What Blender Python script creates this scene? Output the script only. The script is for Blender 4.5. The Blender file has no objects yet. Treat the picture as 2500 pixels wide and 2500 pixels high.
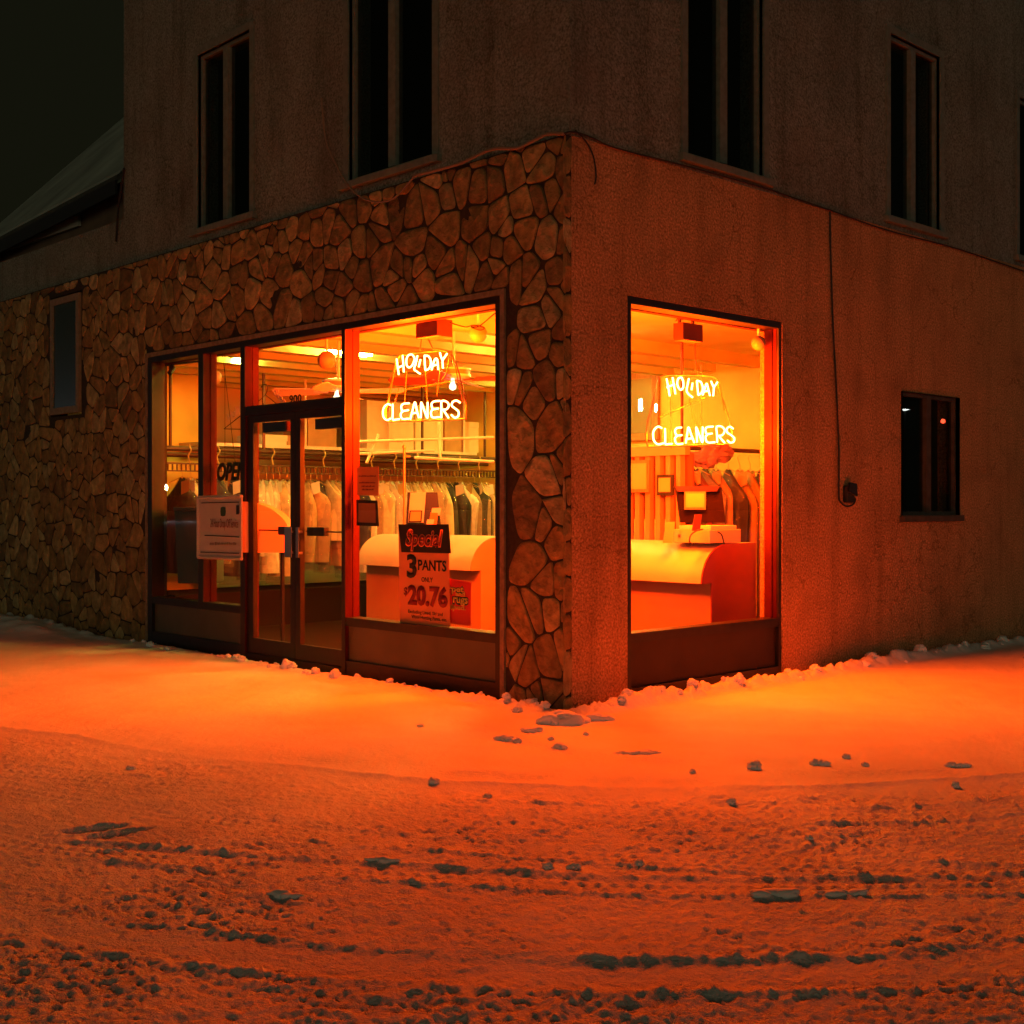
import bpy, math, random
import numpy as np
from mathutils import Vector, Matrix
random.seed(7); rng = np.random.default_rng(7)
R = math.radians
SC = bpy.context.scene
COL = SC.collection

# ------------------------------------------------------------------ camera
F, HZ, AL, DD, EYE = 3081.5, 1234.2, R(43.527), 8.6, 1.38     # focal (px of a 2500 px frame), horizon row, wall angle, corner distance
SA, CA = math.sin(AL), math.cos(AL)
X0 = (1375-1250)/F*DD
def c2w(l, D):
    l -= X0; D -= DD
    return l*CA + D*SA, -l*SA + D*CA
CX, CY = c2w(0, 0)
cam_d = bpy.data.cameras.new('camera'); cam = bpy.data.objects.new('camera', cam_d); COL.objects.link(cam)
cam.location = (CX, CY, EYE)
cam.rotation_euler = (R(90), 0, -math.atan2(SA, CA))
cam_d.sensor_width = 36; cam_d.lens = 36*F/2500
cam_d.shift_y = -(1250-HZ)/2500
cam_d.clip_end = 600
SC.camera = cam
# ------------------------------------------------------------------ world, dim street light, exposure
W = bpy.data.worlds.new('World'); SC.world = W; W.use_nodes = True
wn = W.node_tree.nodes; wl = W.node_tree.links
bg = wn['Background']
sky = wn.new('ShaderNodeTexSky'); sky.sky_type = 'NISHITA'; sky.sun_disc = False
sky.sun_elevation = R(-4); sky.sun_rotation = R(200)
mx = wn.new('ShaderNodeMix'); mx.data_type = 'RGBA'; mx.inputs[0].default_value = 0.93
mx.inputs[7].default_value = (0.048, 0.050, 0.024, 1)      # night glow of the town on low cloud
wl.new(sky.outputs[0], mx.inputs[6]); wl.new(mx.outputs[2], bg.inputs[0])
bg.inputs[1].default_value = 0.13
sd = bpy.data.lights.new('street_light', 'SUN'); sd.energy = 0.20; sd.angle = R(25); sd.color = (1.0, 0.93, 0.55)
so = bpy.data.objects.new('street_light', sd); COL.objects.link(so)
so.rotation_euler = Vector((0.62, 0.60, -0.13)).to_track_quat('-Z', 'Y').to_euler()
SC.view_settings.view_transform = 'Standard'; SC.view_settings.look = 'None'
SC.view_settings.exposure = 0.0; SC.view_settings.gamma = 1.0
SC.render.engine = 'CYCLES'
cy = SC.cycles
cy.use_denoising = True
cy.max_bounces = 8; cy.diffuse_bounces = 4; cy.transparent_max_bounces = 24; cy.glossy_bounces = 3
cy.sample_clamp_indirect = 6.0; cy.sample_clamp_direct = 0
cy.caustics_reflective = False; cy.caustics_refractive = False
NEON = 45.0; NEON_W = 1180.0; NEON_RGB = (1.0, .066, .0)

# ------------------------------------------------------------------ survey helpers: photo pixel -> point on a wall plane
def LX(px, py, x=0.0):
    u = (px-1250)/F
    y = (X0 + x*CA - u*(DD + x*SA))/(u*CA + SA)
    D = DD + x*SA + y*CA
    return y, EYE + (HZ-py)*D/F
def RY(px, py, y=0.0):
    u = (px-1250)/F
    x = (X0 - y*SA - u*(DD + y*CA))/(u*SA - CA)
    D = DD + x*SA + y*CA
    return x, EYE + (HZ-py)*D/F
def GZ(px, py, z=0.0):
    D = F*(EYE-z)/(py-HZ)
    return c2w((px-1250)/F*D, D)
def AT(px, py, D):
    x, y = c2w((px-1250)/F*D, D)
    return Vector((x, y, EYE + (HZ-py)*D/F))
def ly(px, x=0.03): return LX(px, 0, x)[0]
def rx(px, y=0.03): return RY(px, 0, y)[0]

# ------------------------------------------------------------------ materials
MATS = {}
def mat(name, col, rough=0.6, metal=0.0, var=None, bump=None, stretch=None, spec=0.5, var2=None, trans=None, attr=None, emis=None):
    """var = (scale, amount) brightness noise; bump = [(scale, strength, distance)...]; var2 = (scale, amount, colour) stains"""
    m = bpy.data.materials.new(name); m.use_nodes = True; MATS[name] = m
    nt = m.node_tree; N = nt.nodes; L = nt.links; b = N['Principled BSDF']
    b.inputs['Base Color'].default_value = (*col, 1); b.inputs['Roughness'].default_value = rough
    b.inputs['Metallic'].default_value = metal; b.inputs['Specular IOR Level'].default_value = spec
    tc = N.new('ShaderNodeTexCoord'); src = tc.outputs['Object']
    if stretch:
        mp = N.new('ShaderNodeMapping'); mp.inputs['Scale'].default_value = stretch; L.new(src, mp.inputs[0]); srcs = mp.outputs[0]
    else: srcs = src
    cur = None
    if attr:
        a = N.new('ShaderNodeAttribute'); a.attribute_name = attr; cur = a.outputs['Color']
    if var:
        n = N.new('ShaderNodeTexNoise'); n.inputs['Scale'].default_value = var[0]; n.inputs['Detail'].default_value = 6; L.new(srcs, n.inputs[0])
        mr = N.new('ShaderNodeMapRange'); mr.inputs[1].default_value = 0.3; mr.inputs[2].default_value = 0.7
        mr.inputs[3].default_value = 1-var[1]; mr.inputs[4].default_value = 1+var[1]; L.new(n.outputs[0], mr.inputs[0])
        mm = N.new('ShaderNodeMix'); mm.data_type = 'RGBA'; mm.blend_type = 'MULTIPLY'; mm.inputs[0].default_value = 1
        if cur: L.new(cur, mm.inputs[6])
        else: mm.inputs[6].default_value = (*col, 1)
        cmb = N.new('ShaderNodeCombineColor')
        for k in range(3): L.new(mr.outputs[0], cmb.inputs[k])
        L.new(cmb.outputs[0], mm.inputs[7]); cur = mm.outputs[2]
    if var2:
        n = N.new('ShaderNodeTexNoise'); n.inputs['Scale'].default_value = var2[0]; n.inputs['Detail'].default_value = 5; L.new(srcs, n.inputs[0])
        cr = N.new('ShaderNodeMapRange'); cr.inputs[1].default_value = 0.52; cr.inputs[2].default_value = 0.72; cr.inputs[4].default_value = var2[1]; L.new(n.outputs[0], cr.inputs[0])
        mm = N.new('ShaderNodeMix'); mm.data_type = 'RGBA'; L.new(cr.outputs[0], mm.inputs[0])
        if cur: L.new(cur, mm.inputs[6])
        else: mm.inputs[6].default_value = (*col, 1)
        mm.inputs[7].default_value = (*var2[2], 1); cur = mm.outputs[2]
    if cur: L.new(cur, b.inputs['Base Color'])
    last = None
    for (s, st, di) in (bump or []):
        n = N.new('ShaderNodeTexNoise'); n.inputs['Scale'].default_value = s; n.inputs['Detail'].default_value = 4; L.new(src, n.inputs[0])
        bp = N.new('ShaderNodeBump'); bp.inputs['Strength'].default_value = st; bp.inputs['Distance'].default_value = di
        L.new(n.outputs[0], bp.inputs['Height'])
        if last: L.new(last, bp.inputs['Normal'])
        last = bp.outputs[0]
    if last: L.new(last, b.inputs['Normal'])
    if emis:
        b.inputs['Emission Color'].default_value = (*emis[0], 1); b.inputs['Emission Strength'].default_value = emis[1]
    if trans is not None:
        o = N['Material Output']; t = N.new('ShaderNodeBsdfTransparent'); ms = N.new('ShaderNodeMixShader')
        ms.inputs[0].default_value = trans; L.new(b.outputs[0], ms.inputs[1]); L.new(t.outputs[0], ms.inputs[2]); L.new(ms.outputs[0], o.inputs[0])
    return m
def glass_mat(name, tint=(1, 1, 1), rough=0.0, ior=1.5, boost=1.0):
    m = bpy.data.materials.new(name); m.use_nodes = True; nt = m.node_tree; N = nt.nodes; L = nt.links
    N.remove(N['Principled BSDF']); o = N['Material Output']
    t = N.new('ShaderNodeBsdfTransparent'); t.inputs[0].default_value = (*tint, 1)
    g = N.new('ShaderNodeBsdfGlossy'); g.inputs['Roughness'].default_value = rough
    fr = N.new('ShaderNodeLayerWeight'); fr.inputs[0].default_value = .5        # symmetric for both sides of a thin pane
    pw = N.new('ShaderNodeMath'); pw.operation = 'POWER'; pw.inputs[1].default_value = 4.5; L.new(fr.outputs['Facing'], pw.inputs[0])
    mu = N.new('ShaderNodeMath'); mu.operation = 'MULTIPLY_ADD'; mu.inputs[1].default_value = .85; mu.inputs[2].default_value = .045*boost; L.new(pw.outputs[0], mu.inputs[0])
    ms = N.new('ShaderNodeMixShader'); L.new(mu.outputs[0], ms.inputs[0]); L.new(t.outputs[0], ms.inputs[1]); L.new(g.outputs[0], ms.inputs[2])
    L.new(ms.outputs[0], o.inputs[0]); return m
def emit_mat(name, col, s):
    m = bpy.data.materials.new(name); m.use_nodes = True; nt = m.node_tree; N = nt.nodes
    N.remove(N['Principled BSDF']); e = N.new('ShaderNodeEmission'); e.inputs[0].default_value = (*col, 1); e.inputs[1].default_value = s
    nt.links.new(e.outputs[0], N['Material Output'].inputs[0]); return m

M_stone = mat('field_stone', (.3, .2, .12), .75, var=(9, .35), var2=(14, .45, (.10, .055, .03)), bump=[(9, 1.0, .05), (28, .9, .012), (90, .6, .004)], attr='tone', spec=.3)
M_mortar = mat('mortar', (.040, .024, .013), .9, var=(30, .3), bump=[(90, .6, .004)])
M_mortar_edge = mat('mortar_edge', (.26, .17, .10), .9, var=(20, .3), bump=[(90, .6, .004)])
M_stucco = mat('stucco_tan', (.58, .285, .13), .92, var=(55, .50), var2=(2.2, .45, (.28, .14, .07)), bump=[(45, 1.0, .014), (120, .9, .006)], spec=.2)
M_stucco_up = mat('stucco_grey', (.22, .235, .205), .92, var=(55, .50), var2=(2.0, .5, (.17, .15, .125)), bump=[(45, 1.0, .014), (120, .9, .006)], spec=.2)
def streaks(name, amt):
    m = bpy.data.materials[name]; nt = m.node_tree; N = nt.nodes; L = nt.links; b = N['Principled BSDF']; src = b.inputs['Base Color'].links[0].from_socket
    tc = N.new('ShaderNodeTexCoord')
    for sc_, st, lo, hi in ((5.5, (1, 1, .10), .50, .75), (1.6, (1, 1, .6), .45, .75)):
        mp = N.new('ShaderNodeMapping'); mp.inputs['Scale'].default_value = st; L.new(tc.outputs['Object'], mp.inputs[0])
        n = N.new('ShaderNodeTexNoise'); n.inputs['Scale'].default_value = sc_; n.inputs['Detail'].default_value = 5; L.new(mp.outputs[0], n.inputs[0])
        mr = N.new('ShaderNodeMapRange'); mr.inputs[1].default_value = lo; mr.inputs[2].default_value = hi; mr.inputs[4].default_value = amt; L.new(n.outputs[0], mr.inputs[0])
        mm = N.new('ShaderNodeMix'); mm.data_type = 'RGBA'; mm.blend_type = 'MULTIPLY'; L.new(mr.outputs[0], mm.inputs[0]); L.new(src, mm.inputs[6]); mm.inputs[7].default_value = (.35, .33, .30, 1); src = mm.outputs[2]
    # hairline cracks
    v = N.new('ShaderNodeTexVoronoi'); v.feature = 'DISTANCE_TO_EDGE'; v.inputs['Scale'].default_value = .75
    nn = N.new('ShaderNodeTexNoise'); nn.inputs['Scale'].default_value = 3.5; nn.inputs['Detail'].default_value = 6; L.new(tc.outputs['Object'], nn.inputs[0])
    va = N.new('ShaderNodeVectorMath'); va.operation = 'MULTIPLY_ADD'; va.inputs[1].default_value = (.5, .5, .5); L.new(nn.outputs['Color'], va.inputs[0]); L.new(tc.outputs['Object'], va.inputs[2]); L.new(va.outputs[0], v.inputs['Vector'])
    mr = N.new('ShaderNodeMapRange'); mr.inputs[1].default_value = .0; mr.inputs[2].default_value = .006; mr.inputs[3].default_value = .6; mr.inputs[4].default_value = 0; L.new(v.outputs['Distance'], mr.inputs[0])
    mm = N.new('ShaderNodeMix'); mm.data_type = 'RGBA'; mm.blend_type = 'MULTIPLY'; L.new(mr.outputs[0], mm.inputs[0]); L.new(src, mm.inputs[6]); mm.inputs[7].default_value = (.3, .28, .26, 1); src = mm.outputs[2]
    L.new(src, b.inputs['Base Color'])
streaks('stucco_tan', .38); streaks('stucco_grey', .5)
M_trim = mat('window_trim_paint', (.17, .19, .16), .6, var=(20, .2), bump=[(40, .3, .002)])
M_tan_trim = mat('tan_trim_paint', (.26, .19, .12), .6, var=(20, .2))
M_bronze = mat('dark_bronze_metal', (.022, .015, .010), .5, .2, var=(12, .25))
M_red_lit = mat('red_lit_mullion_side', (.075, .007, .004), .6, .0, var=(10, .12), spec=.15)  # neon red on the inner faces is put into this base colour
M_knee = mat('knee_panel_enamel', (.09, .075, .045), .55, .0, var=(3, .18), bump=[(4, .3, .01)])
M_black = mat('black_plastic', (.012, .012, .011), .4)
M_steel = mat('brushed_steel', (.32, .31, .27), .3, .9)
M_dglass = mat('dark_window_glass', (.010, .012, .010), .08, spec=.5)
M_ceil = mat('ceiling_paint', (.60, .60, .28), .8, var=(3, .10))
M_wall_in = mat('inner_wall_paint', (.62, .52, .32), .85, var=(2, .10), bump=[(60, .3, .002)])
M_wall_warm = mat('inner_wall_panel', (.72, .58, .14), .8, var=(2, .14))
M_brick_white = mat('painted_block', (.78, .66, .44), .8, var=(6, .12), bump=[(20, .4, .004)])
M_floor = mat('shop_floor_tile', (.022, .006, .004), .7, var=(5, .3), spec=.04)
M_lam_or = mat('counter_laminate', (.60, .30, .13), .5, var=(3, .08))
M_lam_wh = mat('counter_top_laminate', (.66, .58, .44), .45, var=(3, .06))
M_lam_rd = mat('counter_end_panel', (.30, .035, .015), .5, var=(3, .08))
M_shadow_recess = mat('counter_toe_recess', (.25, .10, .06), .6)
M_white = mat('white_enamel', (.78, .76, .68), .4)
M_cream = mat('cream_card', (.75, .68, .50), .8, var=(10, .06))
M_carton = mat('brown_carton', (.46, .29, .15), .85, var=(6, .12))
M_redpaint = mat('transformer_case', (.13, .022, .012), .6)
M_wood = mat('varnished_wood', (.42, .20, .08), .45, var=(8, .25), stretch=(8, 8, .8))
M_paper_w = mat('white_paper', (.80, .76, .66), .9)
M_paper_y = mat('yellow_paper', (.58, .42, .16), .9)
M_paper_o = mat('orange_paper', (.80, .25, .06), .8)
M_paper_br = mat('backlit_salmon_paper', (.88, .27, .09), .85, trans=None, emis=None)  # brighter base colour stands in for light coming through the sheet
M_poster_red = mat('red_card', (.85, .03, .012), .6)
M_ink = mat('black_ink', (.015, .012, .010), .7)
M_ink_red = mat('dark_red_ink', (.23, .010, .012), .7)
M_ink_or = mat('orange_ink', (.85, .22, .08), .7)
M_ink_teal = mat('teal_ink', (.02, .06, .05), .7)
M_ink_yel = mat('yellow_ink', (.90, .62, .10), .7)
M_rail = mat('conveyor_rail', (.10, .055, .04), .4, .5)
M_brass = mat('brass_hook', (.65, .42, .16), .35, .6)
M_pipe = mat('white_pipe', (.78, .74, .60), .4)
M_plastic = mat('clear_garment_plastic', (.25, .24, .22), .10, trans=.78, spec=1.0, bump=[(9, 1.0, .05), (40, .6, .01)])
M_snow = mat('snow_surface', (.80, .80, .80), .75, var=(3.0, .06), bump=[(35, .5, .012), (120, .8, .006), (380, .7, .0022)], spec=.25)
def snow_mat():
    m = bpy.data.materials['snow_surface']; nt = m.node_tree; N = nt.nodes; L = nt.links; b = N['Principled BSDF']
    at = N.new('ShaderNodeAttribute'); at.attribute_name = 'churned'
    tc = N.new('ShaderNodeTexCoord'); last = b.inputs['Normal'].links[0].from_socket
    for (sc_, kind, dist, st) in ((24, 'N', .024, .8), (70, 'V', .006, .6), (130, 'N', .008, 1.0)):
        if kind == 'N': n = N.new('ShaderNodeTexNoise'); n.inputs['Detail'].default_value = 5; n.inputs['Roughness'].default_value = .65; out = n.outputs[0]
        else: n = N.new('ShaderNodeTexVoronoi'); n.feature = 'SMOOTH_F1'; n.inputs['Smoothness'].default_value = .4; out = n.outputs['Distance']
        n.inputs['Scale'].default_value = sc_; L.new(tc.outputs['Object'], n.inputs['Vector'])
        mu = N.new('ShaderNodeMath'); mu.operation = 'MULTIPLY'; L.new(out, mu.inputs[0]); L.new(at.outputs['Fac'], mu.inputs[1])
        bp = N.new('ShaderNodeBump'); bp.inputs['Strength'].default_value = st; bp.inputs['Distance'].default_value = dist; L.new(mu.outputs[0], bp.inputs['Height']); L.new(last, bp.inputs['Normal']); last = bp.outputs[0]
    L.new(last, b.inputs['Normal'])
snow_mat()
M_snow_bank = mat('snow_bank_surface', (.80, .80, .80), .8, bump=[(60, .4, .008), (260, .4, .002)], spec=.2)
M_glass = glass_mat('shop_glass', (.97, .97, .97))
M_glass_dim = glass_mat('upper_glass', (.35, .38, .36), boost=1.6)
M_neon = emit_mat('neon_orange_glow', (1.0, .22, .05), NEON)
M_flu = emit_mat('fluorescent_glow', (1.0, .92, .13), 140)
M_bulb = emit_mat('bulb_glow', (1.0, .80, .45), 3)
M_tube_un = mat('unlit_glass_tube', (.24, .085, .03), .3, spec=.5)
M_cable = mat('black_cable', (.02, .018, .014), .6)
M_cable_pale = mat('weathered_cable', (.24, .17, .12), .7)
M_roof = mat('asphalt_shingle', (.06, .06, .05), .9, var=(14, .3), bump=[(30, .8, .02)])
M_siding = mat('brown_siding', (.16, .095, .06), .85, var=(3, .2))
M_door_grey = mat('pale_board', (.42, .38, .33), .8, var=(3, .1))
M_signwhite = mat('sign_board_white', (.50, .44, .40), .6, var=(4, .08))
M_globe = mat('opal_globe', (.50, .26, .11), .45)

# ------------------------------------------------------------------ mesh builder
class MB:
    def __init__(s): s.v = []; s.f = []; s.c = []; s.sm = False
    def quad(s, a, b, c, d): i = len(s.v); s.v += [tuple(a), tuple(b), tuple(c), tuple(d)]; s.f.append((i, i+1, i+2, i+3))
    def box(s, x0, x1, y0, y1, z0, z1):
        if x0 > x1: x0, x1 = x1, x0
        if y0 > y1: y0, y1 = y1, y0
        if z0 > z1: z0, z1 = z1, z0
        i = len(s.v)
        s.v += [(x0,y0,z0),(x1,y0,z0),(x1,y1,z0),(x0,y1,z0),(x0,y0,z1),(x1,y0,z1),(x1,y1,z1),(x0,y1,z1)]
        for f in ((0,3,2,1),(4,5,6,7),(0,1,5,4),(1,2,6,5),(2,3,7,6),(3,0,4,7)): s.f.append(tuple(i+k for k in f))
        return s
    def tube(s, pts, r, n=8, closed=False, r2=None):
        pts = [Vector(p) for p in pts]; m = len(pts); i0 = len(s.v)
        up = None
        for k in range(m):
            if closed: t = pts[(k+1) % m]-pts[k-1]
            else: t = pts[min(k+1, m-1)]-pts[max(k-1, 0)]
            if t.length < 1e-9: t = Vector((0, 0, 1))
            t.normalize()
            if up is None:
                up = Vector((0, 0, 1)) if abs(t.z) < .9 else Vector((1, 0, 0))
            a = up - t*up.dot(t)
            if a.length < 1e-4: a = t.orthogonal()
            a.normalize(); up = a; b = t.cross(a)
            rr = r if r2 is None else r+(r2-r)*k/max(1, m-1)
            for j in range(n):
                w = 2*math.pi*j/n; s.v.append(tuple(pts[k]+a*math.cos(w)*rr+b*math.sin(w)*rr))
        for k in range(m if closed else m-1):
            for j in range(n):
                q = (k+1) % m
                s.f.append((i0+k*n+j, i0+k*n+(j+1) % n, i0+q*n+(j+1) % n, i0+q*n+j))
        if not closed:
            s.f.append(tuple(i0+j for j in range(n))[::-1]); s.f.append(tuple(i0+(m-1)*n+j for j in range(n)))
        return s
    def lathe(s, c, prof, n=24, axis='z'):
        i0 = len(s.v); c = Vector(c)
        for (r, z) in prof:
            for j in range(n):
                w = 2*math.pi*j/n; s.v.append((c.x+r*math.cos(w), c.y+r*math.sin(w), c.z+z))
        for k in range(len(prof)-1):
            for j in range(n): s.f.append((i0+k*n+j, i0+k*n+(j+1) % n, i0+(k+1)*n+(j+1) % n, i0+(k+1)*n+j))
        s.f.append(tuple(i0+j for j in range(n))[::-1]); s.f.append(tuple(i0+(len(prof)-1)*n+j for j in range(n)))
        return s
    def prism(s, poly, d):
        """poly: list of 3D points, extruded by vector d"""
        n = len(poly); i = len(s.v); d = Vector(d)
        s.v += [tuple(p) for p in poly] + [tuple(Vector(p)+d) for p in poly]
        s.f.append(tuple(range(i, i+n))[::-1]); s.f.append(tuple(range(i+n, i+2*n)))
        for k in range(n): s.f.append((i+k, i+(k+1) % n, i+n+(k+1) % n, i+n+k))
        return s
    def build(s, name, m, parent=None, smooth=False, bevel=0, origin=None):
        me = bpy.data.meshes.new(name)
        vs = np.array(s.v, dtype=float).reshape(-1, 3)
        if origin is None:
            if parent is not None: org = wloc(parent)
            else: org = Vector(((vs[:,0].min()+vs[:,0].max())/2, (vs[:,1].min()+vs[:,1].max())/2, vs[:,2].min()))
        else: org = Vector(origin)
        vs = vs-np.array(org)
        me.from_pydata(vs.tolist(), [], s.f); me.update()
        me.materials.append(m)
        o = bpy.data.objects.new(name, me); COL.objects.link(o)
        if parent is not None: o.parent = parent; o.location = org-wloc(parent)
        else: o.location = org
        if s.c:
            at = me.color_attributes.new('tone', 'FLOAT_COLOR', 'CORNER')
            arr = np.ones((len(me.loops), 4), dtype=np.float32)
            fl = np.array([p.loop_total for p in me.polygons]); cc = np.repeat(np.array(s.c, dtype=np.float32), fl, axis=0)
            arr[:, :3] = cc; at.data.foreach_set('color', arr.ravel())
        if smooth:
            me.polygons.foreach_set('use_smooth', [True]*len(me.polygons))
            if hasattr(me, 'set_sharp_from_angle'): me.set_sharp_from_angle(angle=R(50))
        if bevel:
            b = o.modifiers.new('bevel', 'BEVEL'); b.width = bevel; b.segments = 2; b.limit_method = 'ANGLE'
        return o
def wloc(o):
    v = Vector(o.location)
    while o.parent is not None: o = o.parent; v = v+Vector(o.location)
    return v
def thing(name, label, cat, loc, group=None):
    o = bpy.data.objects.new(name, None); COL.objects.link(o); o.location = loc; o.empty_display_size = .1
    o['label'] = label; o['category'] = cat
    if group: o['group'] = group
    return o
def tag(o, label, cat, group=None):
    o['label'] = label; o['category'] = cat
    if group: o['group'] = group
    return o
def struct(o): o['kind'] = 'structure'; return o
def smoothpts(pts, n=6, closed=False):
    P = [Vector(p) for p in pts]; out = []
    m = len(P)
    if m < 3: return P
    rngk = range(m) if closed else range(m-1)
    for k in rngk:
        p0 = P[k-1] if (closed or k > 0) else P[0]*2-P[1]; p1 = P[k]; p2 = P[(k+1) % m]; p3 = P[(k+2) % m] if (closed or k+2 < m) else p2*2-p1
        for t in range(n):
            t /= n
            out.append(0.5*((2*p1)+(-p0+p2)*t+(2*p0-5*p1+4*p2-p3)*t*t+(-p0+3*p1-3*p2+p3)*t**3))
    if not closed: out.append(P[-1])
    return out
def text(name, s, m, parent, pos, xdir, up, size, width=None, bold=0.0, shear=0.0, depth=.0012, align='CENTER', space=1.0, label=None):
    """flat lettering as mesh; pos = anchor (baseline), xdir = reading direction, width = forced total width"""
    cu = bpy.data.curves.new(name, 'FONT'); cu.body = s; cu.size = 1; cu.align_x = align; cu.offset = bold; cu.shear = shear; cu.space_character = space; cu.resolution_u = 3
    to = bpy.data.objects.new('tmp_text', cu); COL.objects.link(to)
    dg = bpy.context.evaluated_depsgraph_get(); dg.update()
    me = bpy.data.meshes.new_from_object(to.evaluated_get(dg))
    bpy.data.objects.remove(to)
    n = len(me.vertices); co = np.empty(n*3); me.vertices.foreach_get('co', co); co = co.reshape(-1, 3)
    w = co[:,0].max()-co[:,0].min(); cap = .70
    sy = size/cap; sx = sy if width is None else width/w
    xd = np.array(Vector(xdir).normalized()); ud = np.array(Vector(up).normalized()); nd = np.cross(xd, ud)
    cx = (co[:,0].max()+co[:,0].min())/2 if align == 'CENTER' else co[:,0].min()
    P = np.outer((co[:,0]-cx)*sx, xd)+np.outer(co[:,1]*sy, ud)
    me.vertices.foreach_set('co', P.ravel()); me.name = name
    me.materials.clear(); me.materials.append(m); me.update()
    o = bpy.data.objects.new(name, me); COL.objects.link(o)
    if parent is not None: o.parent = parent; o.location = Vector(pos)-wloc(parent)
    else: o.location = pos
    so_ = o.modifiers.new('thick', 'SOLIDIFY'); so_.thickness = depth; so_.offset = 0
    return o

TOPZ, HEAD, SILL = 3.917, 2.891, .455
# opening limits
L0, L1 = ly(1218, 0), ly(358, 0)          # left facade shopfront, y range
R0, R1 = rx(1532, 0), rx(1910, 0)         # right facade shop window, x range
YMAX, XMAX, TOPH = 15.0, 12.0, 7.4
LUP = ly(302, .06)                        # where the upper storey ends on the left facade

bld = thing('corner_building', 'two storey corner building, field stone facade on one street and tan stucco on the other', 'building', (0, 0, 0))

# ------------------------------------------------------------------ walls with openings
def wall(name, m, plane, c0, u0, u1, z0, z1, holes, thick, parent=bld):
    """plane 'x': wall in x=c0 running along y, going inward +x ; plane 'y': wall in y=c0 along x, inward +y"""
    us = sorted({u0, u1, *[h for H in holes for h in H[:2] if u0 < h < u1]}); zs = sorted({z0, z1, *[h for H in holes for h in H[2:] if z0 < h < z1]})
    nu, nz = len(us)-1, len(zs)-1
    solid = [[not any(h[0] <= (us[i]+us[i+1])/2 <= h[1] and h[2] <= (zs[j]+zs[j+1])/2 <= h[3] for h in holes) for j in range(nz)] for i in range(nu)]
    b = MB()
    def P(u, w, z): return (c0+w, u, z) if plane == 'x' else (u, c0+w, z)
    for i in range(nu):
        for j in range(nz):
            if not solid[i][j]: continue
            a, c, e, g = us[i], us[i+1], zs[j], zs[j+1]
            b.quad(P(a,0,e), P(c,0,e), P(c,0,g), P(a,0,g)); b.quad(P(a,thick,e), P(c,thick,e), P(c,thick,g), P(a,thick,g))
            if i == 0 or not solid[i-1][j]: b.quad(P(a,0,e), P(a,thick,e), P(a,thick,g), P(a,0,g))
            if i == nu-1 or not solid[i+1][j]: b.quad(P(c,0,e), P(c,thick,e), P(c,thick,g), P(c,0,g))
            if j == 0 or not solid[i][j-1]: b.quad(P(a,0,e), P(c,0,e), P(c,thick,e), P(a,thick,e))
            if j == nz-1 or not solid[i][j+1]: b.quad(P(a,0,g), P(c,0,g), P(c,thick,g), P(a,thick,g))
    return b.build(name, m, parent)

WL = (ly(194, .05), ly(138, .05), 2.50, LX(138, 748, .05)[1])      # small left window glass
hl_low = [(L0, L1, -1, HEAD), (WL[0]-.10, WL[1]+.10, WL[2]-.10, WL[3]+.10)]
UPW_L = [(ly(1058, .06), ly(853, .06), 4.06, 5.75), (ly(612, .06), ly(484, .06), 4.06, 5.75)]
UPW_R = [(rx(1675, 0), rx(1860, 0), 4.02, 5.70), (rx(2170, 0), rx(2292, 0), 4.02, 5.70), (6.9, 7.9, 4.02, 5.70)]
SW = (rx(2200, 0), rx(2340, 0), RY(2200, 1256)[1]-.01, RY(2200, 955)[1])
# mortar backing behind the stones, then the stones themselves
wall('stone_backing_wall', M_mortar, 'x', .028, .028, YMAX, -.3, TOPZ, hl_low, .20)
struct_r = wall('stucco_wall', M_stucco, 'y', 0.0, .085, XMAX, -.3, TOPZ, [(R0, R1, -1, HEAD), SW], .22)
wall('upper_stucco_side', M_stucco_up, 'y', -.006, .062, XMAX, TOPZ, TOPH, UPW_R, .22)
wall('upper_stucco_front', M_stucco_up, 'x', .06, -.004, LUP, TOPZ+.001, TOPH, UPW_L, .22)
wall('front_parapet', M_stucco_up, 'x', .06, LUP, YMAX, TOPZ+.001, 4.42, [], .20)
b = MB(); b.box(-.03, XMAX+.1, -.09, .3, TOPH, TOPH+.25); b.box(-.04, .3, .3, LUP, TOPH, TOPH+.25); b.build('cornice', M_trim, bld)
b = MB(); b.box(.28, XMAX, .22, LUP, 3.5, 3.6); b.build('upper_floor_slab', M_stucco_up, bld)
b = MB(); b.box(.28, 5.9, LUP, 12, 3.45, 3.6); b.build('flat_roof', M_roof, bld)
b = MB(); b.box(.28, XMAX-.2, LUP-.22, LUP, 3.6, TOPH); b.build('upper_end_wall', M_stucco_up, bld)
b = MB(); b.box(.30, XMAX-.2, .24, LUP-.24, TOPH-.2, TOPH-.05); b.build('top_roof', M_roof, bld)

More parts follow.
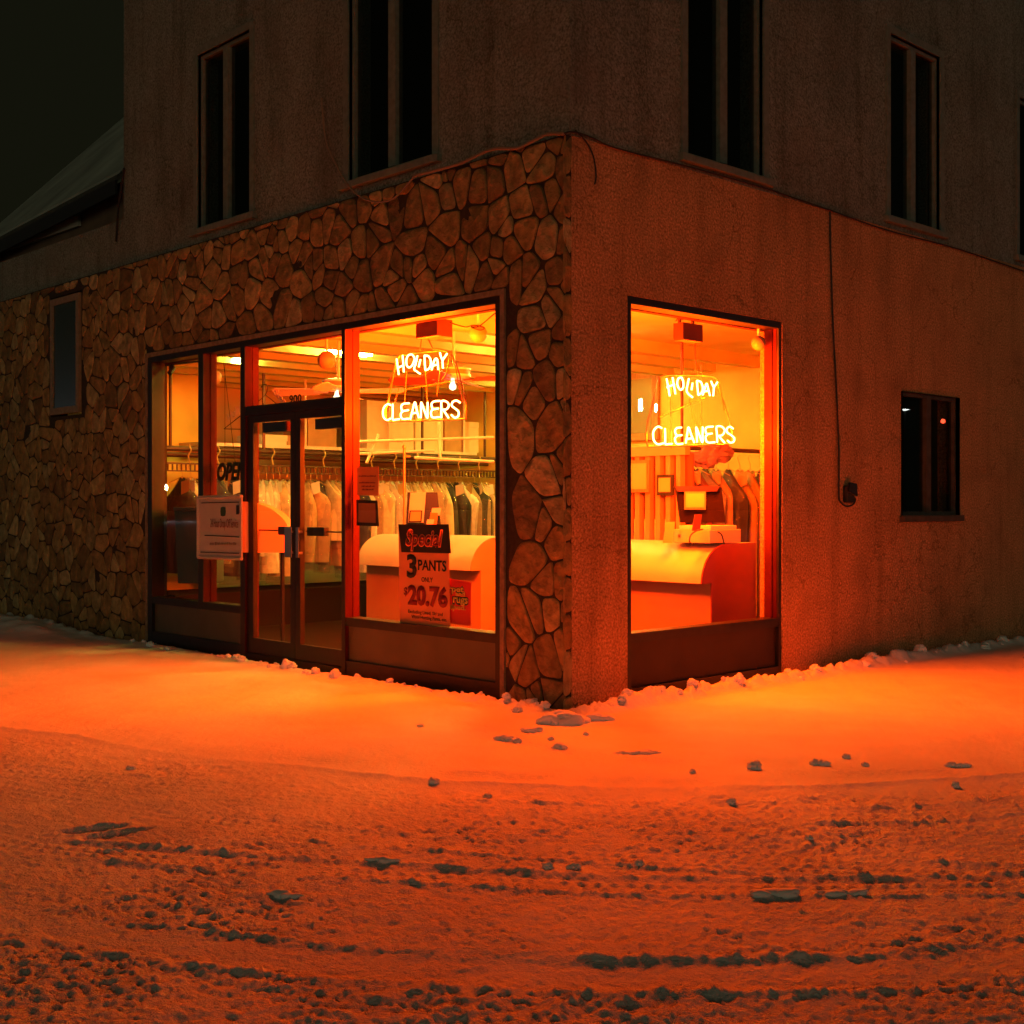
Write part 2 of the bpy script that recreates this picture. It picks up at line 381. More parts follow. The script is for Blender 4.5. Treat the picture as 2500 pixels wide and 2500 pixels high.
# ------------------------------------------------------------------ stones: jittered cells, rounded and domed
def stone_cells(u0, u1, z0, z1, holes, margin, s=(.175, .245), seed=3):
    r = random.Random(seed); nu = int((u1-u0)/s[0])+1; nz = int((z1-z0)/s[1])+1
    pts = {}
    for i in range(-1, nu+1):
        for j in range(-1, nz+1):
            if r.random() < .17: continue
            pts[(i, j)] = [(u0+(i+.5+r.uniform(-.48, .48)+(.5 if j % 2 else 0))*s[0], z0+(j+.5+r.uniform(-.46, .46))*s[1])]
            if r.random() < .20: pts[(i, j)].append((u0+(i+r.uniform(0, 1))*s[0], z0+(j+r.uniform(0, 1))*s[1]))
    out = []
    def clip(poly, nx, ny, c):
        res = []; n = len(poly)
        for k in range(n):
            p, q = poly[k], poly[(k+1) % n]; dp = p[0]*nx+p[1]*ny-c; dq = q[0]*nx+q[1]*ny-c
            if dp <= 0: res.append(p)
            if (dp < 0) != (dq < 0) and dp != dq: t = dp/(dp-dq); res.append((p[0]+(q[0]-p[0])*t, p[1]+(q[1]-p[1])*t))
        return res
    for (i, j), L_ in pts.items():
        for P in L_:
            if any(h[0] < P[0] < h[1] and h[2] < P[1] < h[3] for h in holes): continue
            poly = [(P[0]-.6, P[1]-.6), (P[0]+.6, P[1]-.6), (P[0]+.6, P[1]+.6), (P[0]-.6, P[1]+.6)]
            for di in range(-3, 4):
                for dj in range(-3, 4):
                    for Q in pts.get((i+di, j+dj), ()):
                        if Q is P or len(poly) < 3: continue
                        nx, ny = Q[0]-P[0], Q[1]-P[1]
                        w = math.hypot(nx, ny)
                        if w < 1e-6: continue
                        nx /= w; ny /= w
                        poly = clip(poly, nx, ny, nx*(P[0]+Q[0])/2+ny*(P[1]+Q[1])/2-.0072)
            for (nx, ny, c) in ((-1, 0, -u0), (1, 0, u1), (0, -1, -z0), (0, 1, z1)): poly = clip(poly, nx, ny, c) if len(poly) > 2 else poly
            for h in holes:
                cand = [(h[0]-P[0], (1, 0, h[0]-margin)), (P[0]-h[1], (-1, 0, -h[1]-margin)), (h[2]-P[1], (0, 1, h[2]-margin)), (P[1]-h[3], (0, -1, -h[3]-margin))]
                d, pl = max(cand, key=lambda t: t[0])
                if len(poly) > 2 and d < .6: poly = clip(poly, *pl)
            if len(poly) < 3: continue
            ar = abs(sum(poly[k][0]*poly[(k+1) % len(poly)][1]-poly[(k+1) % len(poly)][0]*poly[k][1] for k in range(len(poly))))/2
            if ar < .0014: continue
            out.append(poly)
    return out
def chaikin(p, n=2):
    for _ in range(n):
        q = []
        for k in range(len(p)):
            a, c = p[k], p[(k+1) % len(p)]
            t_ = .17; q += [(a[0]*(1-t_)+c[0]*t_, a[1]*(1-t_)+c[1]*t_), (a[0]*t_+c[0]*(1-t_), a[1]*t_+c[1]*(1-t_))]
        p = q
    return p
def stones(name, cells, P, parent, seed=1):
    r = random.Random(seed); b = MB()
    for poly in cells:
        pc = chaikin(poly); n = len(pc)
        cx = sum(p[0] for p in pc)/n; cz = sum(p[1] for p in pc)/n
        base = r.choice([(.36, .22, .115), (.30, .18, .095), (.40, .26, .14), (.25, .145, .08), (.42, .30, .19), (.33, .19, .09)])
        k = r.uniform(.78, 1.25); tone = (base[0]*k, base[1]*k*.95, base[2]*k*.66)
        tx, tz = r.uniform(-.05, .05), r.uniform(-.05, .05); hh = r.uniform(.007, .014)
        i0 = len(b.v)
        rings = [(1.0, .0), (.99, hh*.6), (.955, hh*.92), (.80, hh), (.45, hh*1.05)]
        for (s, h) in rings:
            for p in pc:
                du, dz = p[0]-cx, p[1]-cz
                jj = r.uniform(-.0016, .0016) if s < .95 else 0
                b.v.append(P(cx+du*s, h+(du*tx+dz*tz)*(1 if h > 0 else 0)+jj, cz+dz*s))
        for q in range(len(rings)-1):
            for j in range(n): b.f.append((i0+q*n+j, i0+q*n+(j+1) % n, i0+(q+1)*n+(j+1) % n, i0+(q+1)*n+j)); b.c.append(tone)
        b.f.append(tuple(i0+(len(rings)-1)*n+j for j in range(n))); b.c.append(tone)
    return b.build(name, M_stone, parent, smooth=True)
holes_st = [(L0-.0, L1+.0, -1, HEAD), (WL[0]-.085, WL[1]+.085, WL[2]-.085, WL[3]+.085)]
cells = stone_cells(.0, 12.5, -.05, TOPZ-.01, holes_st, .055)
stones('field_stone_facing', cells, lambda u, h, z: (.028-h, u, z), bld)
cells = stone_cells(.004, .082, -.05, TOPZ-.01, [], 0, s=(.3, .24), seed=9)
b_ = MB(); b_.box(.0285, .084, .005, .12, -.2, TOPZ); b_.build('stone_return_backing', M_mortar, bld)
stones('stone_corner_return', cells, lambda u, h, z: (u, .006-h, z), bld, 5)
# tan mortar border round the shopfront opening
b = MB(); b.box(.006, .027, L0-.045, L1+.045, HEAD+.002, HEAD+.045); b.box(.006, .027, L1+.002, L1+.045, 0, HEAD); b.box(.006, .027, L0-.045, L0-.002, 0, HEAD)
b.build('mortar_border', M_mortar_edge, bld)

# ------------------------------------------------------------------ shopfront, stone side
FX0, FX1, GX = .012, .155, .080       # frame front, back, glass plane
yM3a, yM3b = ly(843.5, FX0), ly(835, FX0)
yM2a, yM2b = ly(599, FX0), ly(588, FX0)
yM1a, yM1b = ly(497, FX0), ly(485, FX0)
yJL = ly(371, FX0); yJR = ly(1209, FX0)
GT = HEAD-.055
def upright(b, y0, y1, z0, z1): 
    b.box(FX0, GX-.012, y0, y1, z0, z1); b.box(GX+.010, FX1, y0, y1, z0, z1); b.box(GX-.012, GX+.010, y0+.008, y1-.008, z0, z1)
sf = MB(); sfi = MB()
shop_l = None
fr = MB()
fr.box(FX0, FX1, L0+.001, L1-.001, GT, HEAD-.001)
fr.box(FX0, FX1, L0+.001, yJR, 0, GT-.0005); fr.box(FX0, FX1, yJL, L1-.001, 0, GT-.0005)
fr.box(FX0+.002, FX1-.002, yJR, yM3a, SILL-.07, SILL); fr.box(FX0+.002, FX1-.002, yM2b, yJL, SILL-.07, SILL)
fr.box(FX0+.002, FX1-.002, yJR, yM3a, 0, .10); fr.box(FX0+.002, FX1-.002, yM2b, yJL, 0, .10)
fr.build('shopfront_frame', M_bronze, bld)
for (a, c) in ((yM3a, yM3b), (yM2a, yM2b), (yM1a, yM1b)):
    b = MB(); upright(b, a, c, .001 if c < yM1a else SILL, GT)
    b.box(GX-.012, GX+.010, a+.003, c-.003, .001, GT) if False else None
    b.build('mullion', M_red_lit, bld)
    b = MB(); b.box(FX0-.005, FX0-.0005, a, c, .001 if c < yM1a else SILL, GT); b.build('mullion_cap', M_bronze, bld)
b = MB(); b.box(FX0+.012, FX1-.01, L0+.001, L1-.001, -.3, -.0005); b.build('light_leak_stop', M_bronze, bld)  # added below the frame to block light leaking out underneath
b = MB(); b.box(R0+.001, R1-.001, FX0+.012, FX1-.01, -.3, -.0005); b.build('light_leak_stop', M_bronze, bld)  # same added light stop under the stucco side window
# inner head trim, neon red put into its colour
b = MB(); b.box(FX1+.002, FX1+.06, L0, L1, HEAD-.062, HEAD-.02); b.build('head_trim', M_red_lit, bld)
k = MB(); k.box(.045, .075, yJR, yM3a, .10, SILL-.07); k.build('knee_panel', M_knee, bld)
k = MB(); k.box(.045, .075, yM2b, yJL, .10, SILL-.07); k.build('knee_panel', M_knee, bld)
def pane(y0, y1, z0, z1, x=GX, parent=bld, m=M_glass, name='glass_pane'):
    b = MB(); b.quad((x, y1, z0), (x, y0, z0), (x, y0, z1), (x, y1, z1)); return b.build(name, m, parent)
pane(yJR, yM3a, SILL, GT); pane(yM2b, yM1a, SILL, GT); pane(yM1b, yJL, SILL, GT)
DH = 2.285                           # underside of glass above the door bar
DT = 2.20
pane(yM3b, yM2a, DH, GT)
b = MB(); b.box(FX0, FX1, yM3b+.0005, yM2a-.0005, DT, DH); b.box(FX0-.004, FX0-.0005, yM3b, yM2a, DT+.02, DT+.03)
b.build('transom_bar', M_bronze, bld)
b = MB(); b.box(FX0, FX1, yM3b, yM2a, 0, .035); b.build('door_threshold', M_bronze, bld)
# doors
DX0, DX1 = .030, .075
def leaf(y0, y1, gy0, gy1, label):
    d = MB(); z0, z1 = .04, DT-.004; gz0, gz1 = .175, 2.135
    d.box(DX0, DX1, y0, gy0, z0, z1); d.box(DX0, DX1, gy1, y1, z0, z1); d.box(DX0, DX1, gy0, gy1, z0, gz0); d.box(DX0, DX1, gy0, gy1, gz1, z1)
    o = d.build('shop_door', M_bronze, bld); o['label'] = label
    g = MB(); g.quad((.052, gy0, gz0), (.052, gy1, gz0), (.052, gy1, gz1), (.052, gy0, gz1)); g.build('door_glass', M_glass, o)
    return o, gy0, gy1
yc = ly(720.5, DX0)
dR = leaf(yM3b+.004, yc-.003, ly(834.5, DX0), ly(733, DX0), 'right hand door leaf with dark block on the push bar')
dL = leaf(yc+.003, yM2a-.004, ly(709, DX0), ly(618.5, DX0), 'left hand door leaf with drop box seen behind')
zb = LX(700, 1296, DX1)[1]
for (o, g0, g1), (pa, pb) in ((dR, (790, 748)), (dL, (712, 677))):
    p = MB(); p.tube([(DX1+.03, g0-.02, zb), (DX1+.03, g1+.02, zb)], .007, 8); p.build('push_bar', M_black, o)
    p = MB(); p.box(DX1+.005, DX1+.055, ly(pa, DX1), ly(pb, DX1), zb-.038, zb+.038); p.build('bar_case', M_black, o, bevel=.004)
    zc = LX(650, 1044, DX1)[1] if o is dL[0] else LX(800, 1033, DX1)[1]
    qa, qb = (697, 641) if o is dL[0] else (832, 768)
    p = MB(); p.box(DX1+.004, DX1+.07, ly(qa, DX1)+.0, ly(qb, DX1), zc-.045, zc+.045); p.build('door_closer', M_black, o, bevel=.003)
    p = MB(); p.box(DX1+.008, DX1+.066, ly(qa, DX1)-.012, ly(qa, DX1)-.001, zc-.042, zc+.042); p.build('closer_end_cap', M_red_lit, o)
for (o, pa, pb) in ((dL[0], 711.5, 694.5), (dR[0], 729, 722)):
    z1_, z0_ = LX(700, 1287, .0)[1], LX(700, 1360, .0)[1]
    p = MB(); p.box(-.022, -.014, ly(pa, -.02), ly(pb, -.02), z0_, z1_); p.box(-.014, DX0, (ly(pa, -.02)+ly(pb, -.02))/2-.01, (ly(pa, -.02)+ly(pb, -.02))/2+.01, z0_+.03, z0_+.05)
    p.box(-.014, DX0, (ly(pa, -.02)+ly(pb, -.02))/2-.01, (ly(pa, -.02)+ly(pb, -.02))/2+.01, z1_-.05, z1_-.03)
    p.build('pull_handle', M_steel, o, bevel=.002)
a0 = Vector((GX-.004, *LX(722, 983, GX)))
text('house_number', '900', M_ink, bld, a0, (0, -1, 0), (0, 0, 1), LX(722, 967, GX)[1]-LX(722, 986, GX)[1], width=abs(ly(707, GX)-ly(737, GX)), bold=.02)

# ------------------------------------------------------------------ shop window, stucco side
xJ0, xJ1 = rx(1541, FX0), rx(1901, FX0)
fr = MB()
fr.box(R0+.001, R1-.001, FX0, FX1, GT, HEAD-.001)
fr.box(R0+.001, xJ0, FX0, FX1, 0, GT-.0005)
fr.box(xJ1, R1-.001, FX0, GX-.012, 0, GT-.0005)
fr.box(xJ0, R1-.001, FX0+.002, FX1-.002, SILL-.07, SILL); fr.box(xJ0, xJ1, FX0+.002, FX1-.002, 0, .06)
fr.build('shop_window_frame', M_bronze, bld)
b = MB(); b.box(xJ1-.012, R1-.001, GX-.010, GX+.008, SILL, GT-.001); b.box(xJ1, R1-.002, GX+.009, FX1, SILL, GT-.0005); b.build('shop_window_jamb', M_red_lit, bld)
b = MB(); b.box(xJ1-.004, xJ1-.0005, FX0+.02, GX-.012, SILL, GT-.001); b.build('jamb_liner', M_red_lit, bld)
b = MB(); b.box(R0, R1, FX1+.002, FX1+.06, HEAD-.062, HEAD-.02); b.build('head_trim', M_red_lit, bld)
k = MB(); k.box(xJ0, xJ1, .045, .075, .06, SILL-.07); k.build('knee_panel', mat('dark_knee_panel', (.032, .016, .010), .7, var=(3, .3)), bld)
b = MB(); b.quad((xJ0, GX, SILL), (xJ1, GX, SILL), (xJ1, GX, GT), (xJ0, GX, GT)); b.build('glass_pane', M_glass, bld)

# ------------------------------------------------------------------ other windows of the building
def sash(plane, c, u0, u1, z0, z1, trim, mull=.5, casing=.07, label=None, sill=.06, snow=False):
    def B(b, ua, ub, w0, w1, za, zb_): b.box(c+w0, c+w1, ua, ub, za, zb_) if plane == 'x' else b.box(ua, ub, c+w0, c+w1, za, zb_)
    f = MB()
    B(f, u0-casing, u0, -.015, .05, z0, z1+casing); B(f, u1, u1+casing, -.015, .05, z0, z1+casing); B(f, u0, u1, -.015, .05, z1, z1+casing)
    t = .035; B(f, u0, u0+t, .03, .09, z0, z1); B(f, u1-t, u1, .03, .09, z0, z1); B(f, u0+t, u1-t, .03, .09, z1-t, z1); B(f, u0+t, u1-t, .03, .09, z0, z0+t)
    um = None
    if mull:
        um = u0+(u1-u0)*mull; B(f, um-.045, um+.045, .02, .095, z0+t, z1-t)
    o = f.build('window', trim, bld)
    if label: o['label'] = label
    s_ = MB(); B(s_, u0-casing-.03, u1+casing+.03, -.05, .05, z0-sill, z0-.001); s_.build('window_sill', trim, o, bevel=.004)
    g = MB(); 
    if plane == 'x': g.quad((c+.06, u0+t, z0+t), (c+.06, u1-t, z0+t), (c+.06, u1-t, z1-t), (c+.06, u0+t, z1-t))
    else: g.quad((u0+t, c+.06, z0+t), (u1-t, c+.06, z0+t), (u1-t, c+.06, z1-t), (u0+t, c+.06, z1-t))
    g.build('window_glass', M_glass_dim, o)
    r = MB(); B(r, u0-.02, u1+.02, .225, .235, z0-.02, z1+.02); r.build('dark_room_sheet', M_black, o)  # black sheet standing in for the unlit room behind the glass
    return o
for h in UPW_L: sash('x', .06, *h, M_trim)
for h in UPW_R: sash('y', -.006, *h, M_trim)
sash('y', 0.0, *SW, mat('dark_window_paint', (.075, .06, .045), .7, var=(12, .3)), casing=.0, label='narrow dark window with two panes low on the stucco wall')
wf = MB(); u0, u1, z0_, z1_ = WL; cs_ = .075
for q in ((u0-cs_, u0, z0_-cs_, z1_+cs_), (u1, u1+cs_, z0_-cs_, z1_+cs_), (u0, u1, z1_, z1_+cs_), (u0, u1, z0_-cs_, z0_)): wf.box(.004, .05, q[0], q[1], q[2], q[3])
o = wf.build('window', M_tan_trim, bld); o['label'] = 'small high window with thin tan trim in the stone wall'
g = MB(); g.quad((.018, u1, z0_), (.018, u0, z0_), (.018, u0, z1_), (.018, u1, z1_)); g.build('window_glass', mat('snow_reflection_glass', (.035, .055, .050), .25, spec=.6), o)  # dim snow reflection is put into the pane colour

# ------------------------------------------------------------------ interior shell
ZC = 3.06
b = MB(); b.box(.23, 6.4, .23, 9.2, -.05, .02); b.build('shop_floor', M_floor, bld)
b = MB(); b.box(.23, 5.75, .23, 9.1, ZC, ZC+.05); b.build('shop_ceiling', M_ceil, bld)
for i, y in enumerate(np.arange(2.35, 9.0, .62)):
    if 1: b = MB(); b.box(.24, 5.6, y, y+.14, ZC-.13, ZC-.001); b.build('ceiling_beam', M_ceil, bld)
b = MB(); b.box(5.6, 5.75, .23, 9.1, .02, ZC); b.build('inner_side_wall', M_wall_warm, bld)
b = MB(); b.box(.23, 5.6, 8.7, 8.85, .02, ZC); b.build('inner_back_wall', M_wall_in, bld)
b = MB(); b.box(.23, 1.55, 7.45, 7.57, .02, ZC-.14); b.build('inner_partition', M_wall_warm, bld)
xpi = rx(1873, .235); ypi = LX(1861, 0, xpi)[0]
b = MB(); b.box(xpi, xpi+.12, .235, ypi, .02, ZC-.001)
for z in np.arange(.22, 2.9, .2): b.box(xpi-.006, xpi, .234, ypi+.001, z+.003, z+.197)
b.build('block_pier', M_brick_white, bld)
# ------------------------------------------------------------------ neon signs
def stroke(P, pts, r=.0105):
    return MB().tube(smoothpts([P(*p) for p in pts], 5), r, 8)
def neon_sign(label, P, base, letters, frame, supports, cords, boxfn, glow, thin=.0035):
    t = thing('neon_sign', label, 'neon sign', base, 'neon signs hanging in the shop windows')
    for name_, strokes in letters:
        b = MB()
        for s in strokes: b.tube(smoothpts([P(*p) for p in s], 5), .0062, 8)
        b.build('letter', M_neon, t, smooth=True)
    for gx, gy in glow:                                   # the light the tubes give off
        ld = bpy.data.lights.new('neon_light', 'POINT'); ld.energy = NEON_W/len(glow); ld.color = NEON_RGB; ld.shadow_soft_size = .06
        lo = bpy.data.objects.new('neon_light', ld); COL.objects.link(lo); lo.parent = t; lo.location = P(gx, gy)-Vector(base)
    b = MB(); b.tube(smoothpts([P(*p, .02) for p in frame], 4, True), .004, 6, closed=True); b.tube(smoothpts([P(p[0]+9, p[1]+7, .02) for p in frame], 4, True), .0025, 6, closed=True); b.build('tube_frame', M_tube_un, t)
    for s in supports: MB().tube([P(*p, .02) for p in s], thin, 6).build('support_rod', M_tube_un, t)
    for s in cords: MB().tube(smoothpts([P(*p, .01) for p in s], 5), .0045, 6).build('cord', M_redpaint, t)
    boxfn(t)
    return t
SXL = .26
def PL(x, y, dx=0.0):
    px, py = 840+x/4.83, 720+y/4.83; yy, z = LX(px, py, SXL); return Vector((SXL+dx, yy, z))
LET_L = [
 ('H', [[(620,752),(632,850),(645,940)], [(690,712),(698,810),(705,910)], [(640,858),(672,842),(702,828)]]),
 ('O', [[(830,740),(800,703),(755,715),(735,770),(740,830),(765,855),(797,838),(822,790),(834,745)]]),
 ('L', [[(865,715),(848,800),(826,872),(855,902),(897,930)]]),
 ('I', [[(900,762),(880,850)]]),
 ('D', [[(948,715),(951,800),(958,885)], [(948,715),(992,722),(1020,765),(1022,820),(998,872),(958,888)]]),
 ('A', [[(1032,885),(1055,800),(1078,752),(1098,762),(1106,820),(1110,882)], [(1048,832),(1104,822)]]),
 ('Y', [[(1130,680),(1142,725),(1162,775)], [(1215,692),(1185,735),(1162,775),(1166,865)]]),
 ('C', [[(548,1300),(520,1287),(488,1305),(464,1345),(458,1400),(472,1450),(508,1476),(548,1458)]]),
 ('L', [[(572,1285),(574,1380),(574,1468),(612,1470),(652,1464)]]),
 ('E', [[(766,1278),(705,1283),(675,1310),(680,1355),(700,1368),(758,1358)], [(700,1368),(672,1395),(672,1440),(695,1463),(760,1460)]]),
 ('A', [[(780,1468),(808,1360),(835,1266),(858,1360),(882,1450)], [(800,1396),(866,1388)]]),
 ('N', [[(905,1452),(908,1360),(910,1268),(945,1360),(982,1450),(984,1360),(986,1264)]]),
 ('E', [[(1130,1250),(1065,1255),(1032,1285),(1040,1335),(1058,1346),(1112,1340)], [(1058,1346),(1028,1372),(1028,1420),(1052,1446),(1122,1440)]]),
 ('R', [[(1146,1452),(1148,1350),(1150,1256),(1205,1257),(1235,1298),(1212,1345),(1162,1354)], [(1170,1354),(1200,1400),(1232,1450)]]),
 ('S', [[(1368,1270),(1325,1246),(1282,1262),(1270,1305),(1310,1340),(1350,1378),(1345,1430),(1305,1448),(1266,1415)]]),
]
def boxL(t):
    b = MB(); y0 = LX(1067, 0, .20)[0]; y1 = LX(1015, 0, .20)[0]
    zt = LX(1040, 781, .2)[1]; zb_ = LX(1040, 823, .2)[1]
    b.box(.20, .36, y0, y1, zb_, zt); b.build('transformer', M_redpaint, t, bevel=.003)
    
    for ya_ in (y0+.03, y1-.05): h = MB(); h.box(.24, .26, ya_, ya_+.02, zt, ZC); h.build('hanger_bracket', M_redpaint, t)
    c = MB(); pts = [(1098, 788), (1130, 797), (1140, 798), (1158, 794), (1182, 800), (1172, 806), (1150, 798), (1170, 796), (1208, 765)]
    c.tube(smoothpts([Vector((.3, *LX(p[0], p[1], .3))) for p in pts], 6), .005, 6); c.build('power_lead', M_cable, t)
neon_sign('glowing neon sign in the wide window between the shop door and the stone pillar', PL, (SXL, LX(1030, 1028, SXL)[0], LX(1030, 1028, SXL)[1]), LET_L,
 [(725,695),(900,672),(1090,655),(1190,665),(1245,700),(1310,850),(1360,1040),(1410,1270),(1405,1430),(1370,1460),(900,1478),(520,1490),(470,1460),(462,1350),(490,1270),(540,1020),(605,745)],
 [[(715,900),(690,1280)], [(937,885),(960,1278)], [(1108,882),(1070,1180)], [(700,1110),(1270,1010)], [(620,1100),(575,1270)]],
 [[(900,515),(892,600),(880,665)], [(980,515),(1015,590),(1040,635),(1090,640),(1160,650),(1240,700),(1300,840),(1340,1050),(1390,1260)], [(1235,720),(1200,900),(1140,1010)]], boxL, [(680,820),(930,810),(1150,790),(520,1375),(800,1365),(1050,1355),(1300,1350)])
SYR = .26
def PR(x, y, dx=0.0):
    px, py = 1510+x/4.6, 710+y/4.6; xx, z = RY(px, py, SYR); return Vector((xx, SYR+dx, z))
LET_R = [
 ('H', [[(540,985),(558,1080),(575,1182)], [(607,972),(622,1060),(640,1160)], [(545,1082),(590,1065),(628,1052)]]),
 ('O', [[(700,972),(672,985),(660,1030),(670,1080),(698,1112),(726,1085),(728,1025),(712,980),(700,972)]]),
 ('L', [[(790,985),(775,1060),(765,1125),(795,1168),(832,1195)]]),
 ('I', [[(832,1035),(820,1112)]]),
 ('D', [[(880,1010),(887,1090),(897,1170)], [(880,1010),(922,1022),(946,1080),(936,1140),(897,1172)]]),
 ('A', [[(945,1170),(968,1100),(990,1042),(1008,1105),(1027,1178)], [(958,1130),(1018,1122)]]),
 ('Y', [[(1040,1015),(1055,1052),(1072,1088)], [(1112,1025),(1090,1058),(1072,1088),(1064,1182)]]),
 ('C', [[(487,1542),(445,1525),(404,1558),(388,1610),(400,1685),(445,1724),(505,1712)]]),
 ('L', [[(522,1545),(526,1630),(528,1718),(565,1720),(602,1718)]]),
 ('E', [[(706,1535),(658,1540),(636,1570),(645,1612),(662,1625),(712,1620)], [(662,1625),(635,1655),(642,1702),(668,1722),(722,1716)]]),
 ('A', [[(755,1712),(770,1620),(786,1532),(818,1620),(852,1706)], [(766,1662),(836,1656)]]),
 ('N', [[(882,1702),(878,1615),(872,1532),(905,1610),(942,1702),(944,1612),(946,1526)]]),
 ('E', [[(1062,1525),(1000,1530),(976,1555),(985,1598),(1002,1608),(1050,1602)], [(1002,1608),(978,1640),(986,1685),(1012,1704),(1082,1700)]]),
 ('R', [[(1108,1704),(1106,1612),(1102,1528),(1160,1525),(1192,1568),(1168,1618),(1118,1630)], [(1126,1630),(1158,1668),(1192,1706)]]),
 ('S', [[(1288,1548),(1250,1525),(1215,1552),(1222,1592),(1262,1618),(1300,1655),(1292,1695),(1255,1704),(1222,1682)]]),
]
def boxR(t):
    b = MB(); x0 = RY(1668, 0, .20)[0]; x1 = RY(1716, 0, .20)[0]
    zt = RY(1680, 788, .2)[1]; zb_ = RY(1680, 831, .2)[1]
    b.box(x0, x1, .20, .30, zb_, zt); b.build('transformer', M_redpaint, t, bevel=.003)
    h = MB(); h.box(x0+.03, x0+.05, .26, .28, zt, ZC); h.box(x1-.05, x1-.03, .26, .28, zt, ZC); h.box(x0-.1, x1+.06, .22, .36, ZC-.03, ZC-.001); h.build('hanger_bracket', M_redpaint, t)
    c = MB(); c.tube(smoothpts([Vector((RY(p[0], 0, .22)[0], .22, RY(p[0], p[1], .22)[1])) for p in [(1650, 784), (1656, 776), (1662, 780), (1680, 777), (1695, 775), (1703, 786)]], 5), .004, 6); c.build('power_lead', M_cable, t)
neon_sign('glowing orange neon sign hanging in the single window of the stucco wall', PR, (RY(1690, 1088, SYR)[0], SYR, RY(1690, 1088, SYR)[1]), LET_R,
 [(480,972),(580,945),(780,945),(970,945),(1110,978),(1150,1100),(1215,1290),(1270,1480),(1300,1640),(1260,1715),(900,1732),(400,1745),(345,1735),(335,1650),(345,1480),(390,1320),(455,1010)],
 [[(605,1000),(615,1770)], [(950,820),(950,1760)], [(800,1150),(930,1700)], [(480,1420),(990,1200)]],
 [[(720,575),(728,780),(735,940)], [(870,585),(874,760),(880,940)], [(1130,1020),(1170,1180),(1200,1340)]], boxR, [(590,1080),(790,1080),(1030,1090),(430,1630),(680,1625),(930,1620),(1230,1615)])

# ------------------------------------------------------------------ fluorescent fixtures, globes, fans
def fixture(cx, cy_, ln, along, label, n=1, z=ZC-.14):
    t = thing('fluorescent_fixture', label, 'ceiling light', (cx, cy_, z), 'fluorescent fixtures on the shop ceiling')
    h = ln/2; b = MB(); u = MB()
    if along == 'x': b.box(cx-h, cx+h, cy_-.09, cy_+.09, z+.06, z+.13)
    else: b.box(cx-.09, cx+.09, cy_-h, cy_+h, z+.06, z+.13)
    b.build('housing', M_white, t)
    for s in (-.045, .045):
        u = MB()
        if along == 'x': u.tube([(cx-h+.02, cy_+s, z+.03), (cx+h-.02, cy_+s, z+.03)], .019, 10)
        else: u.tube([(cx+s, cy_-h+.02, z+.03), (cx+s, cy_+h-.02, z+.03)], .019, 10)
        u.build('tube_lamp', M_flu, t)
p = AT(852, 846, 13.0); fixture(p.x, p.y, .55, 'x', 'bright fluorescent fixture on the ceiling behind the post right of the door')
p = AT(597, 884, 13.8); fixture(p.x, p.y, .30, 'x', 'fluorescent fixture on the ceiling behind the post left of the door')
for D_, px_, lb in ((12.4, 1335, 'near'), (14.4, 1400, 'middle'), (16.4, 1330, 'far')):
    p = AT(px_, 880, D_); fixture(p.x, p.y, 1.1, 'y', lb+' fluorescent fixture of the row hidden behind the stone corner pillar')
def globe(px, py, D, r, label):
    c = AT(px, py, D); t = thing('globe_lamp', label, 'lamp', c, 'hanging opal globe lamps')
    b = MB(); n = 10; b.lathe(c, [(max(.002, r*math.sin(math.pi*k/n)), -r*math.cos(math.pi*k/n)) for k in range(n+1)], 20); b.build('opal_globe', M_globe, t, smooth=True)
    b = MB(); b.tube([c+Vector((0, 0, r*.95)), (c.x, c.y, ZC)], .012, 8); b.build('stem', M_white, t)
globe(798, 879, 11.4, .085, 'orange lit opal globe lamp hanging above the doors')
globe(522, 922, 13.0, .08, 'opal globe lamp half hidden behind the narrow left window post')
globe(1168, 815, 10.4, .075, 'pale opal globe lamp near the ceiling beside the stone pillar')
globe(1852, 838, 10.4, .06, 'small globe lamp in the top right of the stucco side window')
def fan(px, py, D, label, rot, mb):
    c = AT(px, py, D); t = thing('ceiling_fan', label, 'ceiling fan', c, 'ceiling fans')
    b = MB(); b.lathe(c, [(.02, -.05), (.13, -.05), (.155, -.03), (.155, -.012)], 24); b.lathe(c, [(.155, .028), (.155, .045), (.10, .062), (.02, .065)], 24); b.build('motor_housing', M_white, t, smooth=True)
    b = MB(); b.lathe(c, [(.148, -.012), (.148, .028)], 24); b.build('motor_band', M_wood, t, smooth=True)
    b = MB(); b.tube([c+Vector((0, 0, .06)), (c.x, c.y, ZC)], .014, 8); b.lathe((c.x, c.y, ZC-.06), [(.015, 0), (.06, .02), (.065, .059)], 16); b.build('down_rod', M_white, t, smooth=True)
    for k in range(4):
        a = rot+k*math.pi/2; d = Vector((math.cos(a), math.sin(a), 0)); s = Vector((-d.y, d.x, .38)).normalized()
        o_ = c+Vector((0, 0, -.06)); w = .075
        b = MB(); b.prism([o_+d*.20-s*w*.8, o_+d*.20+s*w*.8, o_+d*.60+s*w*1.1, o_+d*.64+s*w*.6, o_+d*.64-s*w*.6, o_+d*.60-s*w*1.1], (0, 0, .008)); b.prism([o_+d*.10-s*.012, o_+d*.10+s*.012, o_+d*.24+s*.02, o_+d*.24-s*.02], (0, 0, -.006))
        b.build('fan_blade', mb, t)
    b = MB(); b.lathe(c+Vector((-.04, -.03, -.13)), [(.004, -.03), (.03, -.015), (.034, .01), (.02, .04), (.015, .08)], 12); b.build('light_bulb', M_bulb, t, smooth=True)
fan(826, 941, 12.0, 'white ceiling fan above the shop doors', R(38), M_cream)
fan(1108, 912, 11.6, 'ceiling fan with dark wood blades behind the neon sign', R(-62), mat('dark_blade', (.22, .05, .02), .5))

